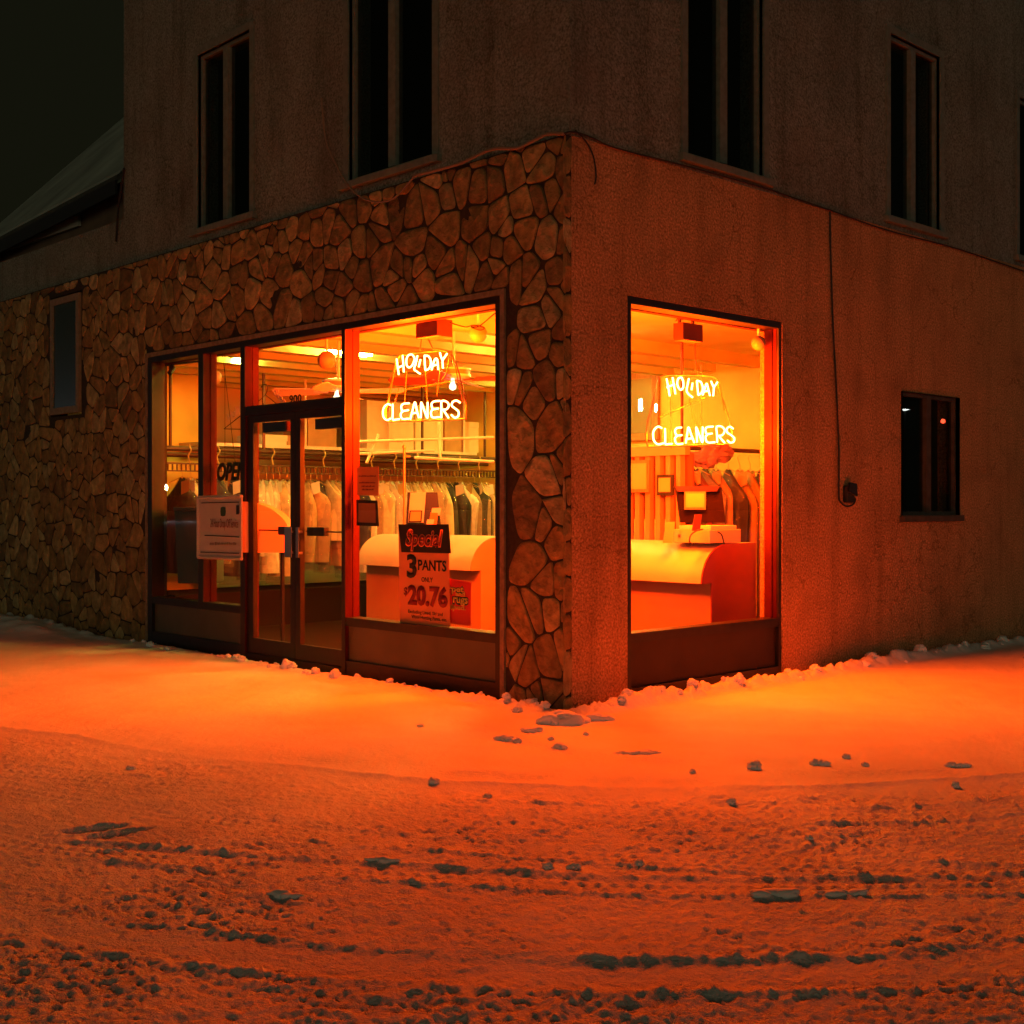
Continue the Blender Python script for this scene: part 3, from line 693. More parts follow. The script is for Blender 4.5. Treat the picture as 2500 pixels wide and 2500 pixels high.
# ------------------------------------------------------------------ counters
XC, CD, ZT, ZB = 1.98, .74, 1.065, .745
def counter(y0, y1, label, xf=XC, cd=CD, zt=ZT, zb=ZB, endm=M_lam_rd, front=M_lam_or):
    t = thing('service_counter', label, 'counter', (xf+cd/2, (y0+y1)/2, .02), 'rounded shop counters')
    r = zt-zb; n = 12
    arc = [(xf+r*(1-math.sin(w)), zb+r*(1-math.cos(w))*1.0) for w in []]
    prof = [(xf+.34-.34*math.cos(math.pi/2*k/n), zb+r*math.sin(math.pi/2*k/n)) for k in range(n+1)]
    e = .012
    outer = prof+[(xf+cd, zt), (xf+cd, zt-.03), (xf+.34, zt-.03)]+[(xf+.34-(.34-.03)*math.cos(math.pi/2*k/n), zb+(r-.03)*math.sin(math.pi/2*k/n)) for k in range(n, -1, -1)]
    b = MB(); b.prism([(x, y0+e, z) for x, z in outer], (0, y1-y0-2*e, 0)); b.build('rounded_top', M_lam_wh, t, smooth=True)
    b = MB(); b.box(xf+.13, xf+.16, y0+e, y1-e, .02, zb+.02); b.build('front_panel', front, t)
    b = MB(); b.box(xf+.03, xf+.13, y0+e, y1-e, zb-.002, zb+.02); b.build('top_underside', M_lam_rd, t)
    for ya, yb in ((y0, y0+e-.001), (y1-e+.001, y1)):
        pp = prof+[(xf+cd, zt), (xf+cd, .02), (xf+.13, .02), (xf+.13, zb)]
        b = MB(); b.prism([(x, ya, z) for x, z in pp], (0, yb-ya, 0)); b.build('end_panel', endm, t)
    return t
counter(.36, 1.95, 'rounded laminate counter with dark red end panel inside the stucco side window')
counter(3.17, 5.02, 'long rounded white topped counter behind the pants poster', endm=M_lam_or)
# drop box behind the left door leaf
p0 = AT(585, 1349, 11.55); p1 = AT(709, 1224, 11.55)
t = thing('drop_box', 'orange drop off box with quarter round top on a dark stand behind the left door', 'drop box', (p0.x, p0.y, .02))
rgt = (Vector((p1.x, p1.y, 0))-Vector((p0.x, p0.y, 0))); wd = rgt.length; rgt.normalize(); dep = Vector((-rgt.y, rgt.x, 0))*1.0
hh = p1.z-p0.z; n = 12; base = Vector((p0.x, p0.y, p0.z)); ra = hh*.72
poly = [base, base+rgt*wd]+[base+rgt*(wd-ra*1.35+ra*1.35*math.cos(w))+Vector((0, 0, hh-ra+ra*math.sin(w))) for w in [math.pi/2*k/n for k in range(n+1)]]+[base+Vector((0, 0, hh))]
b = MB(); b.prism(poly, dep*.35); b.build('box_body', mat('orange_laminate', (.85, .36, .12), .6), t)
b = MB(); 
for q in (.08, wd-.1): 
    c0_ = base+rgt*q+dep*.15; b.tube([c0_, (c0_.x, c0_.y, .02)], .02, 8)
b.build('stand_leg', M_black, t)

# ------------------------------------------------------------------ garments
FAB = {n_: mat('fabric_'+n_, c_, .85, var=(14, .18), bump=[(30, .6, .01)]) for n_, c_ in dict(white=(.80, .78, .70), cream=(.72, .58, .36), tan=(.50, .32, .17), navy=(.03, .03, .06), black=(.015, .013, .013), grey=(.20, .17, .15), maroon=(.14, .02, .03), ochre=(.62, .36, .10)).items()}
FAB['lilac'] = mat('fabric_lilac', (.36, .20, .30), .9, bump=[(30, .8, .02)])
def garment(x, y, zr, colr, wid, ln, seed, label, group, tagp=True, rot=0.0, thickn=.05, plastic=True, tagc=None):
    r = random.Random(seed)
    t = thing('hanging_garment', label, 'garment', (x, y, zr), group)
    cr, sr = math.cos(rot), math.sin(rot)
    def Wp(a, c, z): return (x+a*cr-c*sr, y+a*sr+c*cr, z)      # a along rail, c across
    zs = zr-.17
    def body(grow, zlo, cseed, nz=14, nn=22):
        rr = random.Random(cseed); ph = [rr.uniform(0, 6.28) for _ in range(4)]; fr_ = [rr.choice([3, 4, 5]), rr.choice([6, 7, 8])]
        b = MB(); Z = []
        for k in range(nz+1):
            q = k/nz; z = zs+(zlo-zs)*q
            if q < .03: w = .05
            elif q < .20: w = .05+(wid*.5-.05)*min(1, ((q-.02)/.16))**.75
            else: w = wid*.5*(1-.10*(q-.2)+.05*math.sin(3*q+ph[0]))
            th = thickn*(.55+.9*min(1, q*3))*(1+.15*math.sin(5*q+ph[1]))
            # shoulder slope
            for j in range(nn):
                a = 2*math.pi*j/nn; fo = 1+(.30*math.sin(fr_[0]*a+ph[2]+2*q)+.18*math.sin(fr_[1]*a+ph[3]-3*q))*min(1, q*2.2)*.6
                zz = z-(abs(math.sin(a))**2)*.09*(1 if q < .25 else .3)*(1-q)
                b.v.append(Wp(math.cos(a)*(th*fo+grow), math.sin(a)*(w+grow)*(1+.03*math.sin(4*a+ph[0]+5*q)), zz))
        for k in range(nz):
            for j in range(nn): b.f.append((k*nn+j, k*nn+(j+1) % nn, (k+1)*nn+(j+1) % nn, (k+1)*nn+j))
        b.f.append(tuple(range(nn))[::-1])
        return b
    g = body(0, zs-ln, seed); g.f.append(tuple(14*22+j for j in range(22))); g.build('cloth', FAB[colr], t, smooth=True)
    if plastic: body(.012, zs-ln-.10, seed+1).build('plastic_cover', M_plastic, t, smooth=True)
    h = MB(); h.tube(smoothpts([Wp(0, 0, zs), Wp(0, 0, zs+.05), Wp(0, .018, zs+.09), Wp(0, .03, zs+.12), Wp(0, .012, zs+.145), Wp(0, -.012, zs+.135)], 3), .0028, 5)
    h.tube([Wp(0, -wid*.42, zs-.07), Wp(0, 0, zs+.01), Wp(0, wid*.42, zs-.07)], .004, 5); h.build('wire_hanger', M_brass, t)
    if tagp:
        b = MB(); o_ = .05; c_ = -(wid*.22)
        pts = [Wp(-o_-.03, c_-.05, zs-.02), Wp(-o_-.02, c_+.07, zs-.05), Wp(-o_-.05, c_+.045, zs-.19), Wp(-o_-.06, c_-.08, zs-.15)]
        b.prism(pts, (.001, .001, 0)); b.build('paper_tag', tagc or M_paper_w, t)
    return t
YR, ZR = 6.62, 1.99
t = thing('clothes_conveyor', 'double dark conveyor rail running across the back of the shop', 'clothes rail', (3, YR, .02))
for dy, dz in ((0, 0), (.22, -.06)): MB().tube([(.5, YR+dy, ZR+.02+dz), (5.55, YR+dy, ZR+.02+dz)], .028, 10).build('rail', M_rail, t)
b = MB(); b.box(.5, 5.5, YR-.012, YR+.012, ZR-.155, ZR-.135); b.box(.5, 5.5, YR-.012, YR+.012, ZR-.235, ZR-.22)
for x in np.arange(.55, 5.5, .055): b.box(x, x+.012, YR-.008, YR+.008, ZR-.22, ZR-.155)
b.build('hook_track', M_rail, t)
for x in (.7, 1.9, 3.1, 4.3, 5.4): MB().tube([(x, YR+.11, ZR), (x, YR+.11, ZC-.13)], .018, 8).build('drop_post', M_rail, t)
for x in np.arange(.85, 5.4, .36):
    b = MB(); b.tube(smoothpts([(x, YR-.03, ZR+.06), (x+.02, YR-.04, ZR), (x-.01, YR-.03, ZR-.06), (x+.01, YR-.03, ZR-.14)], 3), .009, 6); b.build('hook_link', M_brass, t)
seq = []
x = .78; rr = random.Random(11); i = 0
while x < 5.35:
    if x < 1.7: c = rr.choice(['white', 'grey', 'maroon', 'black', 'white', 'navy'])
    elif x < 2.5: c = rr.choice(['white', 'white', 'cream', 'tan', 'ochre', 'white'])
    elif x < 3.6: c = rr.choice(['tan', 'cream', 'cream', 'navy', 'white', 'white'])
    else: c = rr.choice(['cream', 'cream', 'white', 'tan', 'black', 'white', 'cream'])
    zone = 'seen through the doors' if x < 2.55 else 'seen through the wide front window'
    garment(x, YR-.02+rr.uniform(-.02, .02), ZR-.13, c, rr.uniform(.36, .56), rr.uniform(.72, 1.15), i*7+3,
            '%s garment in clear plastic on the rear conveyor, %s' % (c, zone), 'garments in plastic on the rear conveyor', tagp=rr.random() < .55, rot=rr.uniform(-.5, .5), thickn=rr.uniform(.040, .085), tagc=rr.choice([M_paper_w, M_paper_w, M_paper_y]))
    x += rr.uniform(.080, .135); i += 1
# right rack
t = thing('garment_rack', 'short rail above the counter inside the stucco side window', 'clothes rail', (3.7, 1.15, .02))
q0 = AT(1665, 1103, 12.0); YR2 = q0.y; ZR2 = 1.93
MB().tube([(q0.x-.1, YR2, ZR2), (q0.x+2.0, YR2, ZR2)], .022, 10).build('rail', M_rail, t)
for xx in (q0.x+.0, q0.x+1.9): MB().tube([(xx, YR2, ZR2), (xx, YR2, ZC-.001)], .014, 8).build('drop_post', M_rail, t)
GR = [(1672, 'maroon', 1.0, 'dark red garment with paper tag above the left of the monitor'), (1698, 'maroon', .9, 'dark red garment directly above the monitor'), (1722, 'grey', .95, 'grey garment with pale streaks above the monitor'), (1748, 'tan', 1.0, 'tan garment with a large square tag above the monitor'),
      (1778, 'navy', 1.15, 'long navy garment right of the monitor'), (1806, 'ochre', 1.45, 'long ochre gown in crinkled plastic right of the monitor'), (1832, 'ochre', 1.5, 'long pale ochre gown nearest the dark coat'), (1858, 'black', 1.42, 'long black coat in shiny plastic by the white block pier'), (1880, 'black', 1.3, 'black coat mostly hidden behind the white block pier')]
for i, (px, c, ln, lb) in enumerate(GR):
    u = (px-1250)/F
    xx = (X0-YR2*SA-u*(DD+YR2*CA))/(u*SA-CA)
    garment(xx, YR2, ZR2-.02, c, .46, ln, 400+i*5, lb, 'garments in plastic behind the register', tagp=(i in (0, 1, 3, 5)), rot=random.uniform(-.2, .2), thickn=.045, tagc=M_paper_o if i % 2 else M_paper_y)
xx = rx(1705, YR2)
b = MB(); nn_, mm_ = 40, 18; r_ = random.Random(5)
from mathutils import noise as MN0
for k in range(mm_+1):
    ph = math.pi*k/mm_
    for j in range(nn_):
        th = 2*math.pi*j/nn_; d_ = Vector((math.sin(ph)*math.cos(th), math.sin(ph)*math.sin(th), math.cos(ph)))
        q_ = 1+.45*MN0.noise(d_*2.2+Vector((3, 1, 0)))+.28*MN0.noise(d_*6)+.12*MN0.noise(d_*14)
        b.v.append((xx+d_.x*.27*q_, YR2-.16+d_.y*.09*q_, ZR2-.07+d_.z*.10*q_+.05*d_.x))
for k in range(mm_):
    for j in range(nn_): b.f.append((k*nn_+j, k*nn_+(j+1) % nn_, (k+1)*nn_+(j+1) % nn_, (k+1)*nn_+j))
tag(b.build('scarf_bundle', FAB['lilac'], None, smooth=True), 'lilac gauzy bundle draped over the rail above the monitor', 'scarf')

# ------------------------------------------------------------------ shelf, cartons, pipes above the conveyor
def cardbox(name, px0, py0, px1, py1, D, dep_, m, label, group=None, cat='box'):
    a = AT(px0, py1, D); c = AT(px1, py0, D)
    t = thing(name, label, cat, (a.x, a.y, a.z), group)
    r0 = Vector((c.x-a.x, c.y-a.y, 0)); w = r0.length
    x0 = a.x; b = MB(); b.box(x0, x0+w*.95, a.y, a.y+dep_, a.z, c.z); b.build('carton', m, t, bevel=.004)
    b = MB(); b.box(x0, x0+w*.95, a.y+dep_/2-.003, a.y+dep_/2+.003, c.z, c.z+.002); b.build('lid_seam', M_wood, t)
    return t, x0, w*.95, a, c
shz = AT(1000, 1098, 16.6).z
t = thing('storage_shelf', 'high shelf with white front edge above the conveyor', 'shelf', (3.5, 7.2, shz))
b = MB(); b.box(1.2, 5.5, 7.0, 7.9, shz-.04, shz); b.build('shelf_board', M_white, t)
for xx in (1.4, 2.7, 4.0, 5.3): MB().tube([(xx, 7.05, shz-.02), (xx, 7.05, ZC-.13)], .016, 8).build('shelf_hanger', M_pipe, t)
def shelfbox(x0, x1, hgt, m, label, txt=None, y0=7.08):
    t = thing('storage_box', label, 'box', ((x0+x1)/2, y0+.3, shz), 'boxes on the high shelf')
    b = MB(); b.box(x0, x1, y0, y0+.55, shz, shz+hgt); b.build('carton', m, t, bevel=.005)
    b = MB(); b.box(x0-.008, x1+.008, y0-.008, y0+.558, shz+hgt-.07, shz+hgt+.004); b.build('lid', m, t, bevel=.003)
    if txt: text('printed_words', txt, M_ink_or, t, ((x0+x1)/2, y0-.003, shz+.10), (1, 0, 0), (0, 0, 1), .045, width=(x1-x0)*.52, bold=.01)
xa = lambda px: (lambda u: (X0-7.08*SA-u*(DD+7.08*CA))/(u*SA-CA))((px-1250)/F)
shelfbox(xa(896), xa(1010), .62, M_cream, 'big cream storage box printed with handling words on the high shelf', 'HANDLE WITH CARE')
shelfbox(xa(1014), xa(1082), .60, M_cream, 'plain cream box next to the lettered storage box')
shelfbox(xa(1086), xa(1128), .52, M_carton, 'brown carton on the shelf behind the end of the neon letters')
shelfbox(xa(1134), xa(1180), .42, M_cream, 'low cream box at the right end of the shelf')
shelfbox(xa(752), xa(822), .36, M_carton, 'brown carton on the shelf seen through the right door')
shelfbox(xa(640), xa(700), .12, M_white, 'flat white package on the shelf seen through the left door')
shelfbox(xa(702), xa(716), .12, M_carton, 'small brown packet beside the flat white package')
for k, (pa, pb, D) in enumerate((((862, 1078), (1205, 1068), 13.6), ((872, 1108), (1060, 1100), 13.8), ((1012, 1117), (1205, 1127), 13.4), ((1072, 1030), (1075, 1118), 13.5), ((895, 1130), (925, 1060), 13.7))):
    o = MB().tube([AT(*pa, D), AT(*pb, D+(.5 if k < 3 else 0))], .016, 10).build('white_pipe', M_pipe, None, smooth=True)
    tag(o, ['upper white pipe crossing the whole front window', 'short white pipe left of the brass pole', 'lower white pipe right of the brass pole', 'upright white pipe dropping from below the neon letters', 'slanting white pipe near the window post'][k], 'pipe', 'white pipes of the hanging frame')

# ------------------------------------------------------------------ things on and near the counters
p = AT(987, 1092, 12.6); q = AT(987, 1300, 12.6)
o = MB(); o.tube([(p.x, p.y, ZT), (p.x, p.y, p.z)], .013, 10); o.lathe((p.x, p.y, p.z), [(.004, -.02), (.02, -.01), (.022, .01), (.004, .03)], 12); o.tube([(p.x-.0, p.y, p.z-.09), (p.x+.06, p.y-.02, p.z-.09)], .012, 8)
tag(o.build('brass_pole', M_brass, None, smooth=True), 'thin brass pole standing on the long counter', 'pole')
def panel(name, mf, x0, x1, y0, y1, z0, z1, label, cat): 
    t = thing(name, label, cat, ((x0+x1)/2, (y0+y1)/2, z0)); MB().box(x0, x1, y0, y1, z0, z1).build('body', mf, t, bevel=.005); return t
p = AT(995, 1202, 12.9); q = AT(1070, 1290, 12.9)
t = thing('counter_monitor', 'dark monitor on the long counter with a white notice taped to it', 'monitor', (p.x, p.y, ZT))
b = MB(); b.prism([p, AT(1068, 1202, 12.9), AT(1076, 1280, 12.9), AT(992, 1280, 12.9)], (.03, .04, 0)); b.build('screen_shell', M_black, t)
b = MB(); b.prism([AT(1002, 1203, 12.85), AT(1040, 1201, 12.85), AT(1034, 1276, 12.85), AT(996, 1276, 12.85)], (.003, .003, 0)); b.build('taped_notice', M_paper_w, t)
b = MB(); b.prism([AT(1000, 1246, 12.8), AT(1031, 1246, 12.8), AT(1029, 1275, 12.8), AT(997, 1275, 12.8)], (.006, .006, 0)); b.build('notice_frame', M_ink, t)
b = MB(); b.prism([AT(1003, 1249, 12.79), AT(1028, 1249, 12.79), AT(1026, 1272, 12.79), AT(1000, 1272, 12.79)], (.003, .003, 0)); b.build('notice_card', M_paper_y, t)
b = MB(); c_ = AT(1033, 1285, 12.93); b.box(c_.x-.1, c_.x+.1, c_.y-.08, c_.y+.08, ZT, ZT+.02); b.tube([(c_.x, c_.y, ZT), (c_.x, c_.y, ZT+.12)], .03, 8); b.build('monitor_stand', M_black, t)
for k, (x0, y0, x1, y1, m_, lb) in enumerate(((1052, 1240, 1074, 1258, M_paper_w, 'upper white card in the stand on the long counter'), (1048, 1252, 1066, 1282, M_paper_o, 'orange card in the stand on the long counter'), (1040, 1268, 1057, 1283, M_paper_w, 'small white card at the foot of the card stand'))):
    o = MB().prism([AT(x0, y1, 12.7-.02*k), AT(x1, y1, 12.7-.02*k), AT(x1+3, y0, 12.7-.02*k), AT(x0+3, y0, 12.7-.02*k)], (.006, .006, 0)).build('card', m_, None)
    tag(o, lb, 'card', 'cards on the long counter')
# register side
def tb(px, py, D): return AT(px, py, D)
p = AT(1638, 1331, 10.35); q = AT(1733, 1331, 10.35)
t = thing('cash_drawer', 'beige cash drawer box on the counter under the monitor', 'cash drawer', (p.x, p.y, ZT))
x0, y0 = AT(1733, 1331, 10.3).x, AT(1733, 1331, 10.3).y
b = MB(); b.box(x0, x0+.42, y0, y0+.44, ZT+.006, ZT+.115); b.build('drawer_case', mat('beige_metal', (.70, .50, .30), .5), t, bevel=.004)
b = MB(); b.box(x0-.003, x0, y0+.30, y0+.33, ZT+.05, ZT+.075); b.build('key_lock', M_steel, t)
b = MB(); b.box(x0+.05, x0+.40, y0+.03, y0+.36, ZT+.116, ZT+.15); tag(b.build('keyboard_tray', M_cream, None, bevel=.004), 'flat beige tray lying on the cash drawer', 'tray')
D_ = 10.55
t = thing('register_monitor', 'dark red lit back of the register monitor with framed certificate', 'monitor', (x0+.2, y0+.2, ZT+.12))
b = MB(); b.prism([AT(1652, 1188, D_), AT(1762, 1188, D_), AT(1772, 1276, D_), AT(1663, 1276, D_)], (.04, .05, 0)); b.build('screen_shell', mat('monitor_shell', (.012, .004, .003), .7, spec=.1), t, bevel=.006)
b = MB(); b.prism([AT(1648, 1187, D_-.03), AT(1757, 1187, D_-.03), AT(1750, 1200, D_-.03), AT(1655, 1200, D_-.03)], (.07, .08, 0)); b.build('top_ledge', mat('ledge_red', (.07, .010, .006), .5), t)
b = MB(); b.prism([AT(1671, 1200, D_-.04), AT(1723, 1200, D_-.04), AT(1723, 1244, D_-.04), AT(1671, 1244, D_-.04)], (.006, .006, 0)); b.build('certificate_frame', M_wood, t)
b = MB(); b.prism([AT(1675, 1205, D_-.045), AT(1719, 1205, D_-.045), AT(1719, 1239, D_-.045), AT(1675, 1239, D_-.045)], (.002, .002, 0)); b.build('certificate_paper', M_paper_y, t)
b = MB(); b.tube([AT(1718, 1276, D_), AT(1718, 1306, D_)], .03, 8); b.build('monitor_stand', M_black, t)
o = MB().prism([AT(1690, 1296, 10.2), AT(1709, 1296, 10.2), AT(1714, 1256, 10.2), AT(1697, 1256, 10.2)], (.03, .03, 0)).build('card_reader', M_redpaint, None)
tag(o, 'small red card reader leaning before the register monitor', 'card reader')
b = MB(); b.tube(smoothpts([AT(1716, 1292, 10.15), AT(1700, 1296, 10.15), AT(1687, 1306, 10.15), AT(1683, 1320, 10.15), AT(1688, 1329, 10.15)], 5), .006, 6); b.tube(smoothpts([AT(1752, 1298, 10.12), AT(1762, 1306, 10.12), AT(1768, 1329, 10.12)], 5), .006, 6)
tag(b.build('loose_cable', M_cable, None), 'loose dark cable looping in front of the cash drawer', 'cable')
o = MB().prism([AT(1618, 1326, 10.5), AT(1642, 1326, 10.5), AT(1648, 1274, 10.5), AT(1626, 1274, 10.5)], (.004, .004, 0)).build('leaning_notice', M_paper_y, None)
tag(o, 'cream notice sheet leaning on the cash drawer', 'notice')
# slat screen with framed certificates behind the counter
q = AT(1600, 1240, 11.9); XS = q.x
def sy(px, x=XS): return LX(px, 0, x)[0]
t = thing('slat_screen', 'wooden slat screen behind the counter in the stucco side window', 'screen', (XS, sy(1600), .02))
zt_ = LX(1600, 1108, XS)[1]
MB().box(XS-.02, XS+.05, sy(1676), sy(1490), zt_-.02, zt_+.07).build('top_rail', M_lam_or, t)
px_ = 1500
while px_ < 1672:
    MB().box(XS, XS+.07, sy(px_+11), sy(px_), .9, zt_-.021).build('slat', M_lam_or, t); px_ += 25
MB().box(XS+.09, XS+.11, sy(1676), sy(1490), 1.25, zt_).build('backing_board', mat('red_brown_board', (.30, .07, .03), .7), t)
for (a, c, e, g, mf, mp, lb) in ((1543, 1592, 1124, 1202, M_wood, M_paper_y, 'tall framed certificate on the slat screen'), (1611, 1650, 1159, 1209, M_ink, M_paper_y, 'small black framed certificate beside the tall one')):
    t = thing('framed_certificate', lb, 'framed paper', (XS-.03, sy((a+c)/2), LX(a, g, XS)[1]))
    z1_, z0_ = LX((a+c)/2, e, XS)[1], LX((a+c)/2, g, XS)[1]
    MB().box(XS-.045, XS-.022, sy(c), sy(a), z0_, z1_).build('frame', mf, t); MB().box(XS-.050, XS-.0455, sy(c-6), sy(a+5), z0_+.03, z1_-.03).build('paper', mp, t)
# picture high on the inner wall
XW = 5.59
t = thing('wall_mirror', 'large framed mirror high on the shop wall behind the neon letters', 'mirror', (XW, LX(1560, 0, XW)[0], 2.0))
ya, yb_ = LX(1612, 0, XW)[0], LX(1490, 0, XW)[0]; za, zbb = LX(1600, 1075, XW)[1], LX(1600, 905, XW)[1]
MB().box(XW-.05, XW, ya, yb_, za, zbb).build('frame', M_wood, t, bevel=.01); MB().box(XW-.056, XW-.0505, ya+.09, yb_-.09, za+.09, zbb-.09).build('mirror_glass', mat('mirror_face', (.55, .45, .25), .25, .6), t)
# bin behind the far left pane, open sign, hanger
p = AT(402, 1425, 13.2)
t = thing('storage_bin', 'dark grey bin standing behind the far left window pane', 'bin', (.55, 5.75, .02))
x0, y0 = .45, 5.35
b = MB(); b.prism([(x0, y0, .02), (x0+.55, y0, .02), (x0+.55, y0+.5, .02), (x0, y0+.5, .02)], (0, 0, .0)) if 0 else None
b = MB(); xa0, xa1 = LX(425, 0, 0)[0], 0
pb = [AT(434, 1424, 12.7), AT(520, 1426, 12.4), AT(520, 1247, 12.4), AT(425, 1247, 12.7)]
b = MB(); b.prism(pb, (.30, .30, 0)); b.build('bin_body', mat('slate_plastic', (.05, .065, .06), .6), t, bevel=.01)
b = MB(); b.prism([AT(422, 1247, 12.65), AT(524, 1247, 12.35), AT(524, 1238, 12.35), AT(422, 1238, 12.65)], (.32, .32, 0)); b.build('bin_lid', mat('slate_lid', (.07, .085, .08), .5), t, bevel=.008)
t = thing('low_platform', 'low dark platform beneath the hanging garments', 'platform', (3, 6.6, .02))
b = MB(); b.box(.5, 5.5, 6.25, 7.05, .02, .42); b.build('platform_box', mat('dark_board', (.018, .006, .004), .8, spec=.04), t)
XO = .13
t = thing('open_sign', 'black lettered open sign hanging in the narrow left pane', 'sign', (XO, ly(560, XO), 1.6))
a0 = Vector((XO, *LX(566, 1171, XO)))
text('sign_letters', 'OPEN', M_ink, t, a0, (0, -1, 0), (0, 0, 1), LX(560, 1130, XO)[1]-LX(560, 1171, XO)[1], width=abs(ly(533, XO)-ly(605, XO)), bold=.035, shear=.25, depth=.01)
MB().tube([Vector((XO+.01, *LX(547, 1128, XO))), Vector((XO+.01, LX(547, 0, XO)[0], GT+.03))], .003, 5).build('hanging_string', M_cable, t)
MB().tube([Vector((XO+.01, *LX(572, 1128, XO))), Vector((XO+.01, LX(540, 0, XO)[0], GT+.03))], .003, 5).build('hanging_string', M_cable, t)
t = thing('wire_hanger_emblem', 'large wire coat hanger emblem hung across the narrow pane and transom', 'emblem', (.17, ly(640, .17), 2.3))
def PH(px, py): y_, z_ = LX(px, py, .17); return Vector((.17, y_, z_))
MB().tube(smoothpts([PH(638, 946), PH(642, 940), PH(648, 938), PH(653, 943), PH(653, 952), PH(648, 964)], 4)+[PH(640, 972), PH(600, 1005), PH(547, 1047)], .0045, 6).build('left_arm', M_cable, t)
MB().tube([PH(648, 964), PH(690, 998)], .0045, 6).build('right_arm', M_cable, t)
MB().tube([PH(547, 1047), PH(590, 1048)], .004, 6).build('cross_wire', M_cable, t)
d1 = (PH(600, 992)-PH(556, 1030)).normalized()
text('emblem_words', 'Holiday', M_cream, t, PH(583, 1010)+Vector((-.004, 0, 0)), d1, Vector((1, 0, 0)).cross(d1)*(-1 if Vector((1, 0, 0)).cross(d1).z < 0 else 1), .085, bold=.012)
d2 = (PH(700, 990)-PH(662, 950)).normalized()
text('emblem_words', 'cleaners', M_cream, t, PH(690, 985)+Vector((-.004, 0, 0)), d2, Vector((1, 0, 0)).cross(d2)*(-1 if Vector((1, 0, 0)).cross(d2).z < 0 else 1), .075, bold=.012)
# camera bracket top of far left pane
t = thing('security_camera', 'small dark camera on a bracket at the top of the far left pane', 'camera', (.2, ly(415, .2), 2.7))
MB().tube([Vector((.2, *LX(395, 893, .2))), Vector((.2, *LX(490, 882, .2)))], .010, 6).build('bracket', M_black, t)
MB().tube([Vector((.2, *LX(420, 890, .2))), Vector((.17, *LX(416, 900, .17)))], .02, 8).build('swivel', M_black, t)
MB().tube([Vector((.2, *LX(424, 897, .2))), Vector((.14, *LX(414, 912, .14)))], .024, 10).build('camera_body', M_black, t)
MB().box(.24, .26, LX(500, 0, .3)[0], LX(398, 0, .3)[0], LX(450, 1105, .3)[1]-.012, LX(450, 1105, .3)[1]+.012)
# left partition picture rail
yP = 7.449; a_ = (lambda px: (lambda u: (X0-yP*SA-u*(DD+yP*CA))/(u*SA-CA))((px-1250)/F))
tag(MB().box(a_(398), 1.5, yP-.03, yP, 1.98, 2.02).build('wall_rail', M_wood, None), 'thin brown rail fixed along the partition in the far left pane', 'rail')

# ------------------------------------------------------------------ posters and notices on the glass
def sheet(P, corners, bow, m, name, parent, nx=10, nz=14, th=.0015):
    """a bowed sheet through 4 corners TL TR BR BL"""
    tl, tr, br, bl = [Vector(P(*c)) for c in corners]; b = MB(); nrm = (tr-tl).cross(bl-tl).normalized()
    for s_ in (0, th):
        for j in range(nz+1):
            for i in range(nx+1):
                u, v = i/nx, j/nz; p = (tl*(1-u)+tr*u)*(1-v)+(bl*(1-u)+br*u)*v
                b.v.append(tuple(p+nrm*(bow*math.sin(math.pi*u)*.6+bow*math.sin(math.pi*v)*.5+s_)))
    n = (nx+1)*(nz+1)
    for j in range(nz):
        for i in range(nx):
            a = j*(nx+1)+i; b.f.append((a, a+1, a+nx+2, a+nx+1)); b.f.append((n+a, n+a+nx+1, n+a+nx+2, n+a+1))
    return b.build(name, m, parent, smooth=False)
XP = .070
def PP(px, py, x=XP): y_, z_ = LX(px, py, x); return Vector((x, y_, z_))
t = thing('price_poster', 'tall salmon poster advertising three pants for 20.76 in the front window', 'poster', PP(1040, 1530))
sheet(PP, [(972.5, 1280), (1095, 1280), (1099, 1531), (976, 1521)], 0, M_paper_br, 'poster_sheet', t)
sheet(lambda a, c: PP(a, c, XP-.003), [(972.5, 1280), (1095, 1280), (1101, 1351), (980, 1348)], 0, M_ink, 'black_banner', t)
XT = XP-.006
def ptext(s, m, px0, px1, pyb, pyt, bold=0.0, shear=0.0, x=XT, parent=None, name='printed_words'):
    a = PP((px0+px1)/2, pyb, x); top = PP((px0+px1)/2, pyt, x)
    yl, yr = LX(px0, 0, x)[0], LX(px1, 0, x)[0]
    pl = PP(px0, pyb+ (0), x); 
    return text(name, s, m, parent or t, a, (0, -1, 0), (0, 0, 1), (top.z-a.z), width=abs(yl-yr), bold=bold, shear=shear, depth=.0008)
ptext('Special', M_ink_or, 989, 1081, 1332, 1294, bold=.055, shear=.22)
ptext('Special', M_ink_red, 991, 1079, 1332, 1294.5, bold=.012, shear=.22, x=XT-.002)
ptext('3', M_ink, 993, 1017, 1408, 1355, bold=.035)
ptext('PANTS', M_ink, 1020, 1089, 1393, 1368, bold=.018)
ptext('ONLY', M_ink, 1029, 1056, 1421, 1409.5, bold=.006)
ptext('20.76', M_ink_red, 995, 1092, 1477, 1433, bold=.05)
ptext('$', M_ink_red, 986, 995, 1452, 1434, bold=.03)
ptext('Excluding Lined, Ski and', M_ink, 996, 1080, 1500, 1492, bold=.004)
ptext('Wool Hunting Pants, etc.', M_ink, 1004, 1090, 1513, 1505, bold=.004)
def scribble(px0, px1, py, hpx, m, x, parent):
    b = MB(); r_ = random.Random(int(px0*3+py)); p_ = px0
    while p_ < px1-1:
        w_ = r_.uniform(1.2, 3.4); a_ = PP(p_, py, x); c_2 = PP(min(p_+w_, px1), py-hpx*r_.uniform(.6, 1), x); b.box(x-.0008, x, a_.y, c_2.y, a_.z, c_2.z); p_ += w_+r_.uniform(.5, 1.6)
    return b.build('faded_print', m, parent)
